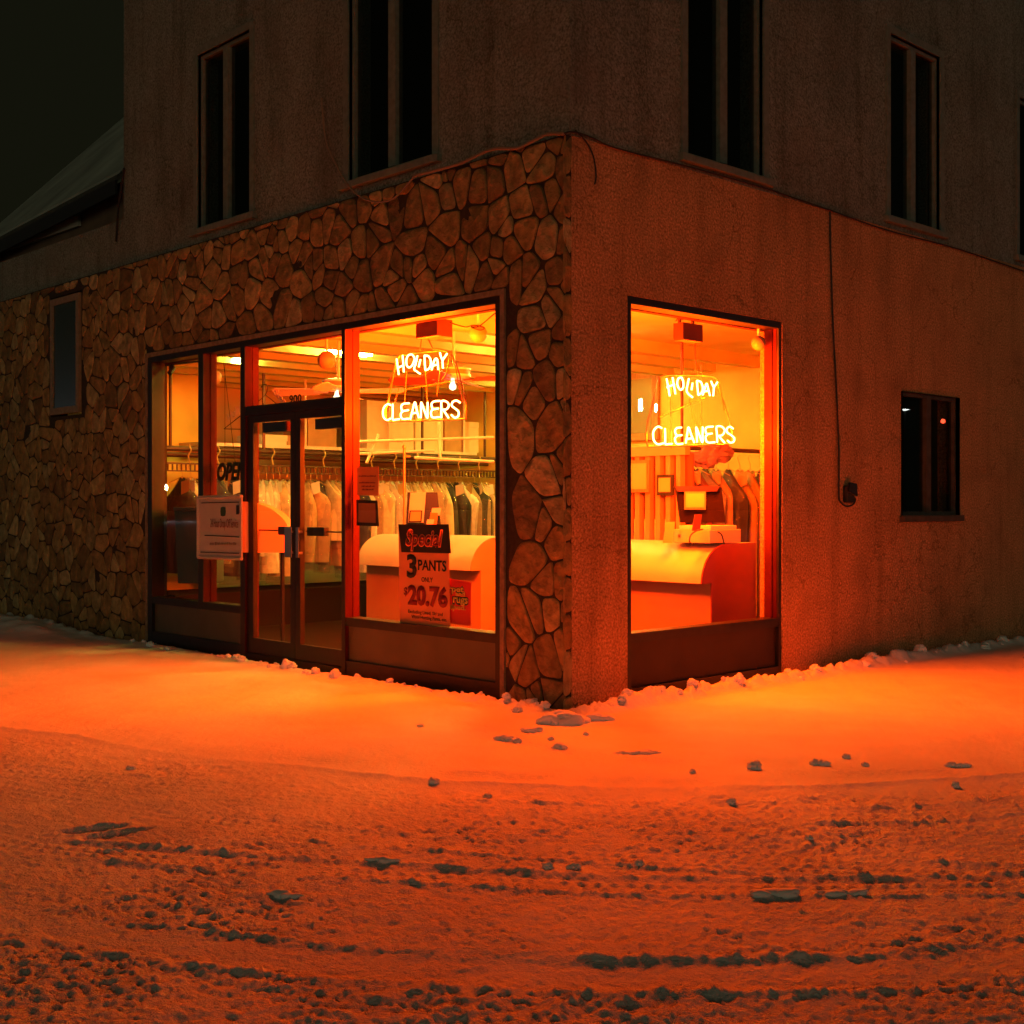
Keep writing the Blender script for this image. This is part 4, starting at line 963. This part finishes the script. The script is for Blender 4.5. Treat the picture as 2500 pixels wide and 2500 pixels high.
t = thing('rug_poster', 'bright red carpet and rug cleaning poster half hidden behind the pants poster', 'poster', PP(1130, 1525, .10))
sheet(lambda a, c: PP(a, c, .085), [(1062, 1406), (1150, 1422), (1149, 1528), (1060, 1518)], 0, M_poster_red, 'poster_sheet', t)
for s, a, c, yb_, yt_ in (('carpet', 1075, 1132, 1444, 1430), ('and', 1112, 1135, 1455, 1444), ('rugs', 1106, 1142, 1472, 1453), ('expertly', 1066, 1112, 1486, 1473), ('cleaned.', 1078, 1137, 1484+3, 1476)):
    if s in ('carpet', 'rugs'):
        ptext(s, M_ink_teal, a-2, c+1, yb_+2, yt_-1, bold=.09, x=.0835)
    ptext(s, M_ink_yel, a, c, yb_, yt_, bold=.03, x=.082)
t = thing('orange_notice', 'orange paper notice taped inside the front window by the post', 'notice', PP(898, 1210, .1))
sheet(lambda a, c: PP(a, c, .10), [(871, 1140), (924, 1139), (924, 1210), (872, 1209)], .0, M_paper_o, 'notice_sheet', t)
for k, (a, c, y_) in enumerate(((876, 918, 1164), (877, 917, 1180), (883, 914, 1189), (884, 912, 1197))):
    scribble(a, c, y_, 4, M_ink_red, .097, t)
t = thing('framed_notice', 'dark framed brown notice under the orange paper notice', 'framed paper', PP(898, 1283, .1))
sheet(lambda a, c: PP(a, c, .10), [(870, 1220), (921, 1222), (925, 1285), (871, 1283)], .0, M_ink, 'frame', t)
sheet(lambda a, c: PP(a, c, .096), [(875, 1228), (916, 1229), (917, 1277), (874, 1275)], .0, mat('brown_paper', (.34, .15, .06), .8), 'notice_sheet', t)
# white sign board outside
XB = -.035
t = thing('service_sign', 'white framed acrylic sign for 24 hour drop off service by the door', 'sign', PP(537, 1368, XB))
sheet(lambda a, c: PP(a, c, XB+.004), [(483, 1214), (591, 1211), (591, 1365), (483, 1361)], 0, M_signwhite, 'sign_board', t)
def bar(a, c, r, m, nm='sign_frame'): MB().tube([a, c], r, 8).build(nm, m, t)
cs = [PP(484, 1215, XB), PP(590, 1212, XB), PP(590, 1364, XB), PP(484, 1360, XB)]
for k in range(4): bar(cs[k], cs[(k+1) % 4], .017 if k != 1 else .010, M_signwhite)
for a, c in (((492, 1228), (583, 1226)), ((500, 1307), (583, 1311)), ((490, 1348), (583, 1351))): bar(PP(*a, XB-.003), PP(*c, XB-.003), .004, M_ink, 'printed_rule')
XTs = XB-.004
b = MB(); c_ = PP(544.5, 1249, XTs); rr_ = .055
b.prism([c_+Vector((0, math.cos(w)*rr_*(1 if k % 2 else .82), math.sin(w)*rr_*(1 if k % 2 else .82))) for k, w in enumerate([math.pi*2*k/8 for k in range(8)])], (-.002, 0, 0)); b.build('round_emblem', M_ink_teal, t)
b = MB(); y_0, z_0 = LX(582, 1256, XTs); b.box(XTs-.002, XTs, y_0-.01, y_0+.035, z_0, z_0+.085); b.build('lock_latch', M_bronze, t)
sign_red = mat('faded_red_ink', (.22, .08, .07), .7)
ptext('24 Hour Drop Off Service', sign_red, 513, 581, 1288, 1266, bold=.0, x=XTs)
scribble(512, 577, 1331, 8, mat('faded_grey_ink', (.25, .19, .16), .7), XTs, t)

# ------------------------------------------------------------------ exterior cables
def wallpts(pts, side, off): 
    out = []
    for (px, py) in pts:
        if side == 'L': y_, z_ = LX(px, py, -off); out.append(Vector((-off, y_, z_)))
        else: x_, z_ = RY(px, py, -off); out.append(Vector((x_, -off, z_)))
    return out
tag(MB().tube(smoothpts(wallpts([(1376, 326), (1400, 322), (1445, 336), (1506, 362), (1700, 412), (1890, 466), (1900, 470), (2024, 512), (2160, 560), (2320, 602), (2424, 636), (2500, 662)], 'R', .02), 5), .007, 6).build('utility_cable', M_cable, None), 'thin black cable running along the colour change of the stucco wall', 'cable')
b = MB(); b.tube(smoothpts(wallpts([(2026, 516), (2028, 620), (2034, 800), (2042, 950), (2048, 1100), (2048, 1205), (2052, 1225), (2066, 1236), (2082, 1232), (2088, 1220), (2084, 1212)], 'R', .02), 5), .008, 6)
tag(b.build('drop_cable', M_cable, None), 'black cable hanging straight down the stucco wall to the socket', 'cable')
sp = wallpts([(2066, 1206)], 'R', .0)[0]
t = thing('wall_socket', 'dark weathered socket box on the stucco wall right of the window', 'socket', sp)
b = MB(); b.box(sp.x-.06, sp.x+.06, -.05, 0, sp.z-.075, sp.z+.075); b.build('socket_box', M_cable, t, bevel=.012)
b = MB(); b.prism([(sp.x-.07, -.052, sp.z+.02), (sp.x+.07, -.052, sp.z-.02), (sp.x+.06, -.052, sp.z+.09), (sp.x-.05, -.052, sp.z+.10)], (0, -.02, 0)); b.build('hinged_cover', M_bronze, t)
tag(MB().tube(smoothpts(wallpts([(1404, 318), (1430, 345), (1448, 380), (1455, 425), (1452, 450)], 'R', .02), 5), .006, 6).build('loose_wire', M_cable, None), 'short loose black wire curling down near the top of the corner', 'cable')
b = MB(); b.tube(smoothpts(wallpts([(785, 240), (795, 340), (820, 400), (850, 452), (880, 480), (915, 493), (955, 488), (985, 462), (1010, 432)], 'L', .03), 5), .008, 6)
tag(b.build('sagging_cable', M_cable_pale, None), 'sagging cable looping over the stone below the upper window', 'cable')
b = MB(); b.tube(smoothpts(wallpts([(1010, 430), (1120, 400), (1180, 372), (1215, 362), (1260, 362), (1300, 345), (1335, 328), (1376, 326)], 'L', .02), 5), .013, 6)
tag(b.build('ledge_cable', M_cable_pale, None), 'pale cable lying on the ledge above the stone corner', 'cable')
for pts, lb in (([(265, 470), (290, 300+20)], ''),): pass
cp = [Vector((.04, *LX(a, c, .04))) for a, c in ((303, 410), (290, 500), (283, 590))]
tag(MB().tube(smoothpts(cp, 4), .012, 6).build('downpipe_cable', M_cable, None), 'dark cable dropping at the end of the upper storey on the left', 'cable')

M_lampw = emit_mat('street_lamp_glow', (.85, .95, 1.0), 260); M_lampr = emit_mat('red_signal_glow', (1.0, .06, .02), 30)
def far_lamp(V, side, w, h, m, label, name='street_lamp', cat='street lamp'):
    p_ = Vector((-V.x, V.y, V.z)) if side == 'L' else Vector((V.x, -V.y, V.z))
    t = thing(name, label, cat, (p_.x, p_.y, 0), 'street lamps across the road' if name == 'street_lamp' else None)
    MB().lathe(p_, [(.02, -h/2), (w/2, -h/2+.05), (w/2, h/2-.05), (.02, h/2)], 12).build('lamp_head', m, t)
    MB().tube([(p_.x, p_.y, -.05), (p_.x, p_.y, p_.z-h/2)], .07, 8).build('lamp_post', M_cable, t)
far_lamp(AT(389, 1148, 110), 'L', .35, .7, M_lampw, 'white street lamp mirrored in the far left pane')
far_lamp(AT(402, 1190, 112), 'L', .22, .5, M_lampw, 'fainter street lamp mirrored below the first in the far left pane')
far_lamp(AT(2308, 1028, 60), 'R', .20, .22, M_lampr, 'red traffic signal mirrored in the narrow dark window', 'traffic_signal', 'traffic signal')
far_lamp(AT(1570, 988, 62), 'R', .22, .65, M_lampw, 'white street lamp mirrored left of the neon letters in the stucco side window')
far_lamp(AT(1607, 996, 66), 'R', .14, .45, M_lampw, 'smaller street lamp mirrored beside the neon letters in the stucco side window')
far_lamp(AT(2215, 1000, 64), 'R', .5, .10, emit_mat('dim_lamp_glow', (.8, .9, .85), 14), 'dim wide lamp mirrored in the left half of the narrow dark window')
# ------------------------------------------------------------------ neighbouring house at far left
hs = thing('neighbour_house', 'brown house with a snowy sloping roof rising behind the left parapet', 'house', (1.0, 11, 0))
XN = .9
def PN(px, py, x=XN): y_, z_ = LX(px, py, x); return Vector((x, y_, z_))
yA = LUP+.02
e0 = PN(300, 428); e1 = PN(-80, 628)          # eave line, falling to the left
b = MB(); b.prism([(XN+.1, e0.y, 3.6), (XN+.1, e1.y, 3.6), (XN+.1, e1.y, e1.z), (XN+.1, e0.y, e0.z)], (3, 0, 0)); b.build('house_wall', M_siding, hs)
b = MB(); r0 = e0+Vector((2.6, 0, 2.85)); r1 = e1+Vector((2.6, 0, 2.6)); o_ = Vector((-.08, 0, -.10))
b.prism([e0+o_, e1+o_, r1, r0], (0, 0, .08)); b.build('roof', M_roof, hs)
b = MB(); up_ = Vector((0, 0, .081)); b.prism([e0+o_+up_+Vector((.04, 0, .02)), e1+o_+up_+Vector((.04, 0, .02)), r1+up_, r0+up_], (0, 0, .05)); b.build('roof_snow', mat('old_roof_snow', (.30, .33, .30), .9, var=(1.2, .35)), hs)
b = MB(); b.prism([e0+o_+Vector((-.02, 0, -.14)), e1+o_+Vector((-.02, 0, -.14)), e1+o_+Vector((-.02, 0, .03)), e0+o_+Vector((-.02, 0, .03))], (.03, 0, 0)); b.build('fascia_board', M_cable, hs)
XQ = XN+.05
b = MB(); b.prism([PN(-60, 632, XQ), PN(76, 592, XQ), PN(191, 551, XQ), PN(190, 517, XQ), PN(76, 553, XQ), PN(-60, 600, XQ)], (.04, 0, 0)); b.build('pale_shutter', M_door_grey, hs)

# ------------------------------------------------------------------ ground: snow height field
T = rng.random((256, 256)); 
def vnoise(x, y, s, o=0):
    X = x*s+17.3*o; Y = y*s+91.7*o; xi = np.floor(X).astype(int); yi = np.floor(Y).astype(int); fx = X-xi; fy = Y-yi
    fx = fx*fx*(3-2*fx); fy = fy*fy*(3-2*fy)
    g = lambda a, c: T[(a) % 256, (c) % 256]
    return (g(xi, yi)*(1-fx)+g(xi+1, yi)*fx)*(1-fy)+(g(xi, yi+1)*(1-fx)+g(xi+1, yi+1)*fx)*fy
def fbm(x, y, s, oct_=4, o=0):
    v = 0; a = 1; n = 0
    for k in range(oct_): v = v+a*vnoise(x, y, s, o+k); n += a; a *= .5; s *= 2.03
    return v/n
T2 = rng.random((4, 256, 256))
def lumps(x, y, cell, dens, rmin, rmax, o=0, sq=1.0):
    """height of scattered half-buried clods"""
    X = x/cell+o*13.1+.75*(vnoise(x, y, 2.3/cell, o+60)-.5)+.35*(vnoise(x, y, 6/cell, o+62)-.5); Y = y/cell+o*7.7+.75*(vnoise(x, y, 2.3/cell, o+61)-.5)+.35*(vnoise(x, y, 6/cell, o+63)-.5); xi = np.floor(X).astype(int); yi = np.floor(Y).astype(int); h = np.zeros_like(x)
    for di in (-1, 0, 1):
        for dj in (-1, 0, 1):
            a = (xi+di) % 256; c = (yi+dj) % 256
            px = xi+di+T2[0, a, c]; py = yi+dj+T2[1, a, c]; r = rmin+(rmax-rmin)*T2[2, a, c]**2; on = T2[3, a, c] < dens
            d2 = ((X-px)**2+(Y-py)**2)*cell*cell
            hh_ = np.sqrt(np.maximum(0, r*r-d2))*sq
            h = np.maximum(h, np.where(on, hh_, 0))
    return h
def polydist(x, y, pts):
    best = np.full_like(x, 1e9); along = np.zeros_like(x); side = np.zeros_like(x); acc = 0
    for k in range(len(pts)-1):
        ax, ay = pts[k]; bx_, by_ = pts[k+1]; dx, dy = bx_-ax, by_-ay; L_ = math.hypot(dx, dy)
        t_ = np.clip(((x-ax)*dx+(y-ay)*dy)/(L_*L_), 0, 1); qx = x-ax-dx*t_; qy = y-ay-dy*t_; d = np.hypot(qx, qy)
        cr_ = dx*(y-ay)-dy*(x-ax); m = d < best
        best = np.where(m, d, best); along = np.where(m, acc+t_*L_, along); side = np.where(m, np.sign(cr_), side); acc += L_
    return best, along, side
G = lambda L_: [GZ(*p) for p in L_]
EDGE = G([(-500, 1690), (-100, 1752), (76, 1778), (300, 1815), (500, 1845), (700, 1868), (900, 1892), (1100, 1905), (1400, 1914), (1700, 1925), (1900, 1926), (2100, 1916), (2424, 1888), (2800, 1840), (3400, 1760)])
def sm(a, b_, x): t_ = np.clip((x-a)/(b_-a), 0, 1); return t_*t_*(3-2*t_)
def height(x, y):
    db = np.where((x > 0) & (y > 0), 0.0, np.where(x > 0, -y, np.where(y > 0, -x, np.hypot(x, y))))   # distance to the building
    d, al_, sd_ = polydist(x, y, EDGE)
    s = d*np.where(sd_ < 0, 1, -1)         # sign fixed below
    s = s*SGN
    s = s+.22*(fbm(x, y, 1.4, 3, 88)-.5); road = sm(-.06, .28, s)
    h = .030*(fbm(x, y, .9, 3)-.5)+.010*(fbm(x, y, 4, 3, 5)-.5)*(1-road)+.0035*(fbm(x, y, 26, 3, 3)-.5)
    wind = .008*(fbm(x*.35+y*.2, y*2.2-x*1.8, 3.2, 3, 9)-.5); h = h+wind*(1-road)
    # rough, driven-over part
    patch = sm(.38, .62, fbm(x, y, 1.3, 3, 21))
    rough = road*(.55+.45*patch)*(.55+.45*sm(.0, .25, s))
    h = h-.014*road
    global CHURN
    CHURN = sm(-.15, .7, s)*(.55+.45*sm(.35, .65, fbm(x, y, 2.6, 3, 77)))
    h = h+rough*(.024*(fbm(x, y, 9, 4, 2)-.5)+.026*(fbm(x, y, 38, 3, 7)-.5))
    h = h+rough*lumps(x, y, .034, .40, .004, .010, 21, .9)
    h = h+rough*np.maximum(lumps(x, y, .060, .28, .004, .012, 1, .7), lumps(x, y, .15, .05, .010, .024, 2, .45))
    h = h+road*lumps(x, y, .45, .03, .02, .04, 3, .4)*sm(.3, .6, fbm(x, y, 30, 2, 30))
    # edge lip of the driven-over part
    lip = np.exp(-((s-.02)/.035)**2); h = h+lip*(.004+.010*fbm(x, y, 16, 3, 4))*(.4+.6*sm(.3, .7, fbm(x, y, 1.1, 2, 6)))
    # wheel ruts, arcs parallel to the edge
    wob = .05*(fbm(x, y, .5, 2, 41)-.5)
    for (pts, w, dep_, tread) in RUTS:
        dd_, aa, ss = polydist(x, y, pts); dd_ = np.abs(dd_+wob*0); q = dd_*ss
        inside = 1-sm(w*.55, w*1.25, dd_); fade = sm(.2, .5, fbm(x, y, .8, 2, 12))*.5+.5
        h = h*(1-inside*.55*fade)-inside*dep_*.9*fade
        if tread: h = h+inside*fade*.0095*(.35+1.3*fbm(x, y, 8, 3, 91))*(np.sin(aa*2*math.pi/.062+np.sign(q)*1.3)*.5+.5)*(np.sin(q*2*math.pi/.07)*.5+.5)
        ridge = np.exp(-((dd_-w*1.15)/.022)**2); h = h+ridge*(.003+.016*fbm(x, y, 19, 3, 14)**1.5+.45*lumps(x, y, .05, .6, .008, .022, 12, 1))*sm(.30, .62, fbm(x, y, 1.6, 2, 33))*fade
    # streaks on the smooth part in front of the corner
    for (pts, amp) in STREAKS:
        dd_, aa, ss = polydist(x, y, pts); h = h+amp*np.exp(-(dd_/.10)**2)*np.sin(dd_*ss*2*math.pi/.045)*sm(.35, .6, fbm(x, y, 3, 2, 17))
    # footprints
    for (fx, fy, fa) in FOOT:
        u_ = (x-fx)*math.cos(fa)+(y-fy)*math.sin(fa); v_ = -(x-fx)*math.sin(fa)+(y-fy)*math.cos(fa)
        e_ = (u_/.15)**2+(v_/.055)**2; h = h-.020*(1-sm(.4, 1.15, e_))+.005*np.exp(-((np.sqrt(e_)-1.15)/.12)**2)
    # shovelled ridge along the walls
    rid_c = .26+.05*(fbm(x, y, 1.2, 2, 51)-.5)
    sideR = (y < .02) & (x > -.3); sideL = (x < .02) & (y > -.3)
    lump = np.maximum(lumps(x, y, .11, .75, .03, .075, 6, 1.0), lumps(x, y, .065, .6, .015, .04, 8, 1.0))
    big = lumps(x, y, .22, .55, .05, .11, 9, .75)
    wR = np.exp(-((db-rid_c)/.085)**2)*np.where(y < 0, 1, 0)*sm(-.35, .1, x)*(1-sm(3.6, 6.5, x)*.35)
    wL = np.exp(-((db-.20)/.07)**2)*np.where(x < 0, 1, 0)*sm(-.2, .3, y)
    amL = .60+.80*sm(1.6, .2, y)+.9*sm(6.2, 7.6, y)
    h = h+wR*(.02+.06*fbm(x, y, 9, 4, 71)+1.0*np.maximum(lump*.8, big*.85))+wL*amL*(.012+.55*lump)
    pile = np.exp(-((db-.5)/.33)**2)*np.where(x < 0, 1, 0)*sm(6.6, 8.0, y); h = h+pile*(.07+.10*fbm(x, y, 6, 4, 61))
    h = h-.03*(1-sm(.05, .16, db))
    # low shelf of snow rising slightly to the walls
    return h
SGN = 1
tst = np.array([CX+.5, -.5]); 
_d, _a, _s = polydist(np.array([CX+1.0]), np.array([CY+1.2]), EDGE); SGN = -1.0 if _s[0] > 0 else 1.0
# in height(): s = d*where(sd<0,1,-1)*SGN must be positive on the road side (near the camera)
SGN = 1.0 if _s[0] < 0 else -1.0
RUTS = [(G([(-400, 1830), (76, 1925), (300, 1962), (600, 2000), (900, 2042), (1400, 2072), (2000, 2105), (2424, 2125), (3000, 2120)]), .11, .014, True),
        (G([(-300, 1960), (76, 2052), (400, 2082), (700, 2108), (1000, 2128), (1450, 2150), (2000, 2155), (2424, 2150), (3000, 2100)]), .10, .016, True),
        (G([(-300, 1860), (76, 1880), (700, 1935), (1250, 1968), (1700, 1985), (2200, 1985), (2700, 1940)]), .12, .010, True),
        (G([(-200, 2180), (200, 2260), (800, 2340), (1500, 2380), (2200, 2360), (2800, 2280)]), .12, .014, False)]
STREAKS = [(G([(1150, 1782), (1400, 1835), (1700, 1868), (2000, 1890), (2300, 1880)]), .006), (G([(700, 1850), (1000, 1870), (1300, 1895), (1700, 1905)]), .005), (G([(1130, 1760), (1290, 1790)]), .006)]
FOOT = [(*GZ(228, 2016), R(-15)), (*GZ(283, 2029), R(-10))]
# fan-shaped grid round the viewpoint's side of the street, finest where it is closest
ox, oy = CX-.4, CY-.4
r_list = [1.2]
while r_list[-1] < 26: r_list.append(r_list[-1]*1.0022+.0006)
rr_ = np.array(r_list); base_a = math.atan2(CA, SA)
an = np.linspace(base_a-R(48), base_a+R(48), 1150)
RR, AA = np.meshgrid(rr_, an, indexing='ij'); GX_ = ox+RR*np.cos(AA); GY_ = oy+RR*np.sin(AA)
GZ_ = height(GX_, GY_); CH_ = CHURN.copy()
inside = (GX_ > .03) & (GY_ > .03); GZ_ = np.where(inside, -.25, GZ_)
GZ_ = np.where((GX_ > 0) & (GY_ > 0), np.minimum(GZ_, -.02), GZ_)
nr, na = RR.shape
co = np.stack([GX_, GY_, GZ_], -1).reshape(-1, 3).astype(np.float32)
idx = np.arange(nr*na).reshape(nr, na)
q = np.stack([idx[:-1, :-1], idx[1:, :-1], idx[1:, 1:], idx[:-1, 1:]], -1).reshape(-1, 4)
ins = inside.reshape(-1)[q].all(1); q = q[~ins]
me = bpy.data.meshes.new('snow_ground'); me.vertices.add(len(co)); me.vertices.foreach_set('co', co.ravel())
me.loops.add(len(q)*4); me.loops.foreach_set('vertex_index', q.ravel().astype(np.int32))
me.polygons.add(len(q)); me.polygons.foreach_set('loop_start', np.arange(0, len(q)*4, 4, dtype=np.int32)); me.polygons.foreach_set('loop_total', np.full(len(q), 4, dtype=np.int32))
me.update(calc_edges=True); me.polygons.foreach_set('use_smooth', np.ones(len(q), dtype=bool)); me.materials.append(M_snow)
at_ = me.attributes.new('churned', 'FLOAT', 'POINT'); at_.data.foreach_set('value', CH_.ravel().astype(np.float32))
so_ = bpy.data.objects.new('snowy_street', me); COL.objects.link(so_); struct(so_)
b = MB(); b.quad((-300, -300, -.06), (300, -300, -.06), (300, 300, -.06), (-300, 300, -.06)); struct(b.build('ground', M_snow_bank, None))

# ------------------------------------------------------------------ separate snow clods
from mathutils import noise as MN
def clod(px, py, rpx, label, flat=.7, el=1.0, ang=0.0, sink=.36):
    x, y = GZ(px, py); D = F*EYE/(py-HZ); r = rpx/F*D
    import bmesh
    bm = bmesh.new(); bmesh.ops.create_icosphere(bm, subdivisions=4, radius=1)
    s0 = random.uniform(0, 50)
    if el > 1.15:
        bm.free(); bm = bmesh.new(); rs_ = random.Random(int(px*7+py))
        for k_ in range(3+int(el*3)):
            rk = rs_.uniform(.26, .55)*(1.4 if k_ == 0 else 1)
            bmesh.ops.create_icosphere(bm, subdivisions=3, radius=rk, matrix=Matrix.Translation((rs_.uniform(-.85, .85) if k_ else rs_.uniform(-.3, .3), rs_.uniform(-.35, .35), rs_.uniform(-.05, .35)*(1-rk))))
        flat = flat*1.35; sink = .10
    for v in bm.verts:
        n = MN.noise(v.co*1.4+Vector((s0, 0, 0)))*.38+MN.noise(v.co*3.2+Vector((s0, 5, 0)))*.22+MN.noise(v.co*8+Vector((s0, 9, 0)))*.09
        c = v.co*(1+n); c = Vector((c.x*el, c.y, c.z*flat)); v.co = Vector((c.x*math.cos(ang)-c.y*math.sin(ang), c.x*math.sin(ang)+c.y*math.cos(ang), c.z))*r
    me = bpy.data.meshes.new('snow_clod'); bm.to_mesh(me); bm.free(); me.materials.append(M_snow_bank)
    me.polygons.foreach_set('use_smooth', [True]*len(me.polygons))
    o = bpy.data.objects.new('snow_clod', me); COL.objects.link(o)
    z = float(height(np.array([x]), np.array([y]))[0]); o.location = (x, y, z+r*flat*sink)
    tag(o, label, 'snow clod', 'loose clods of snow'); return o
ANG = -AL
for a in [(1842, 1876, 17, 'round snow clod alone on the street right of the shop window', .9), (1995, 1866, 19, 'largest snow clod of the pair on the right of the street', .7, 1.2), (2066, 1850, 10, 'small snow clod right of the large pair'),
          (2112, 1868, 9, 'little upright snow clod with a dark shadow'), (2345, 1868, 20, 'lumpy snow clod near the right edge of the street', .6, 1.4), (2332, 1912, 10, 'pale pointed clod below the lumpy one on the right', 1.0),
          (1215, 1808, 26, 'flattish snow clod in front of the stone corner', .55, 1.3), (1262, 1812, 12, 'small clod beside the flattish one before the corner'), (1370, 1826, 20, 'rounded snow clod on the street below the corner', .6, 1.3), (1345, 1806, 8, 'tiny clod above the rounded one below the corner'),
          (1540, 1838, 30, 'long low snow clod right of the corner', .35, 1.7), (1305, 1786, 22, 'low snow clod just before the corner', .5, 1.3), (1297, 1722, 19, 'round clod touching the stone pillar foot', 1.0), (1330, 1738, 13, 'smaller clod beside the round one at the pillar foot'),
          (1262, 1738, 14, 'clod left of the round one at the pillar foot'), (1236, 1722, 10, 'clod at the left foot of the stone pillar'), (1392, 1764, 44, 'biggest smooth snow lump at the building corner', .62, 1.5), (1450, 1758, 30, 'low lump joining the biggest one at the corner', .6, 1.6), (1345, 1762, 16, 'lump left of the biggest one at the corner'),
          (700, 1632, 16, 'pointed snow clod in front of the left door', 1.0), (714, 1634, 12, 'twin of the pointed clod before the door', .9), (590, 1616, 12, 'low clod at the left of the door'), (745, 1644, 8, 'small clod under the right door'), (818, 1656, 13, 'snow clod at the post beside the door', 1.0), (1026, 1776, 9, 'small grey clod alone on the smooth snow', .5),
          (1337, 2110, 15, 'left clod of two in the wheel rut', .7), (1400, 2110, 16, 'right clod of two in the wheel rut', .7), (1560, 2098, 14, 'pale flat clod in the rut right of the pair', .6), (1890, 2175, 36, 'broad grey clod near the bottom of the street', .45, 1.6), (2060, 2172, 34, 'second broad grey clod near the bottom right', .45, 1.6),
          (930, 2098, 24, 'low clod beside the footprints in the middle', .5, 1.5), (270, 2065, 18, 'low clod left of the rut near the left edge', .5, 1.3), (690, 2180, 26, 'flat clod near the bottom left of the middle', .5, 1.5), (1190, 1935, 12, 'small clod on the road left of the middle', .6), (1060, 1908, 14, 'clod at the edge of the driven snow', .6), (320, 1868, 12, 'small clod by the edge on the left', .6),
          (1785, 1500+455, 12, 'small clod in the rough snow on the right', .7), (1975, 2042, 10, 'small upright clod in the rough snow', .9), (1430, 1795, 7, 'tiny clod right of the corner lump'), (1690, 1888, 8, 'tiny clod below the shop window')]:
    clod(a[0], a[1], a[2], a[3], a[4] if len(a) > 4 else .75, a[5] if len(a) > 5 else 1.0, ANG)
rc = random.Random(21)
for k in range(46):                                     # crumbs thrown up along the foot of the stucco wall
    x_ = .15+(k/46)**1.15*6.0+rc.gauss(0, .16); y_ = -(.21+abs(rc.gauss(0, .06))); D = DD+x_*SA+y_*CA; l_ = X0+x_*CA-y_*SA
    o = clod(1250+F*l_/D, HZ+F*EYE/D, F/D*(.012+.044*rc.random()**2), 'lumpy snow clod in the ridge along the foot of the stucco wall', rc.uniform(.6, 1.0), 1.0, rc.uniform(0, 3), rc.uniform(-.5, .3)); o['group'] = 'clods along the stucco wall'
for k in range(40):
    y_ = .12+(k/40)**1.1*5.8+rc.gauss(0, .2); x_ = -(.10+abs(rc.gauss(0, .09))); D = DD+x_*SA+y_*CA; l_ = X0+x_*CA-y_*SA
    o = clod(1250+F*l_/D, HZ+F*EYE/D, F/D*(.010+.032*rc.random()**2), 'small snow crumb along the foot of the stone and glass front', rc.uniform(.7, 1.0), 1.0, rc.uniform(0, 3)); o['group'] = 'crumbs along the shop front'
print('objects', len(bpy.data.objects))
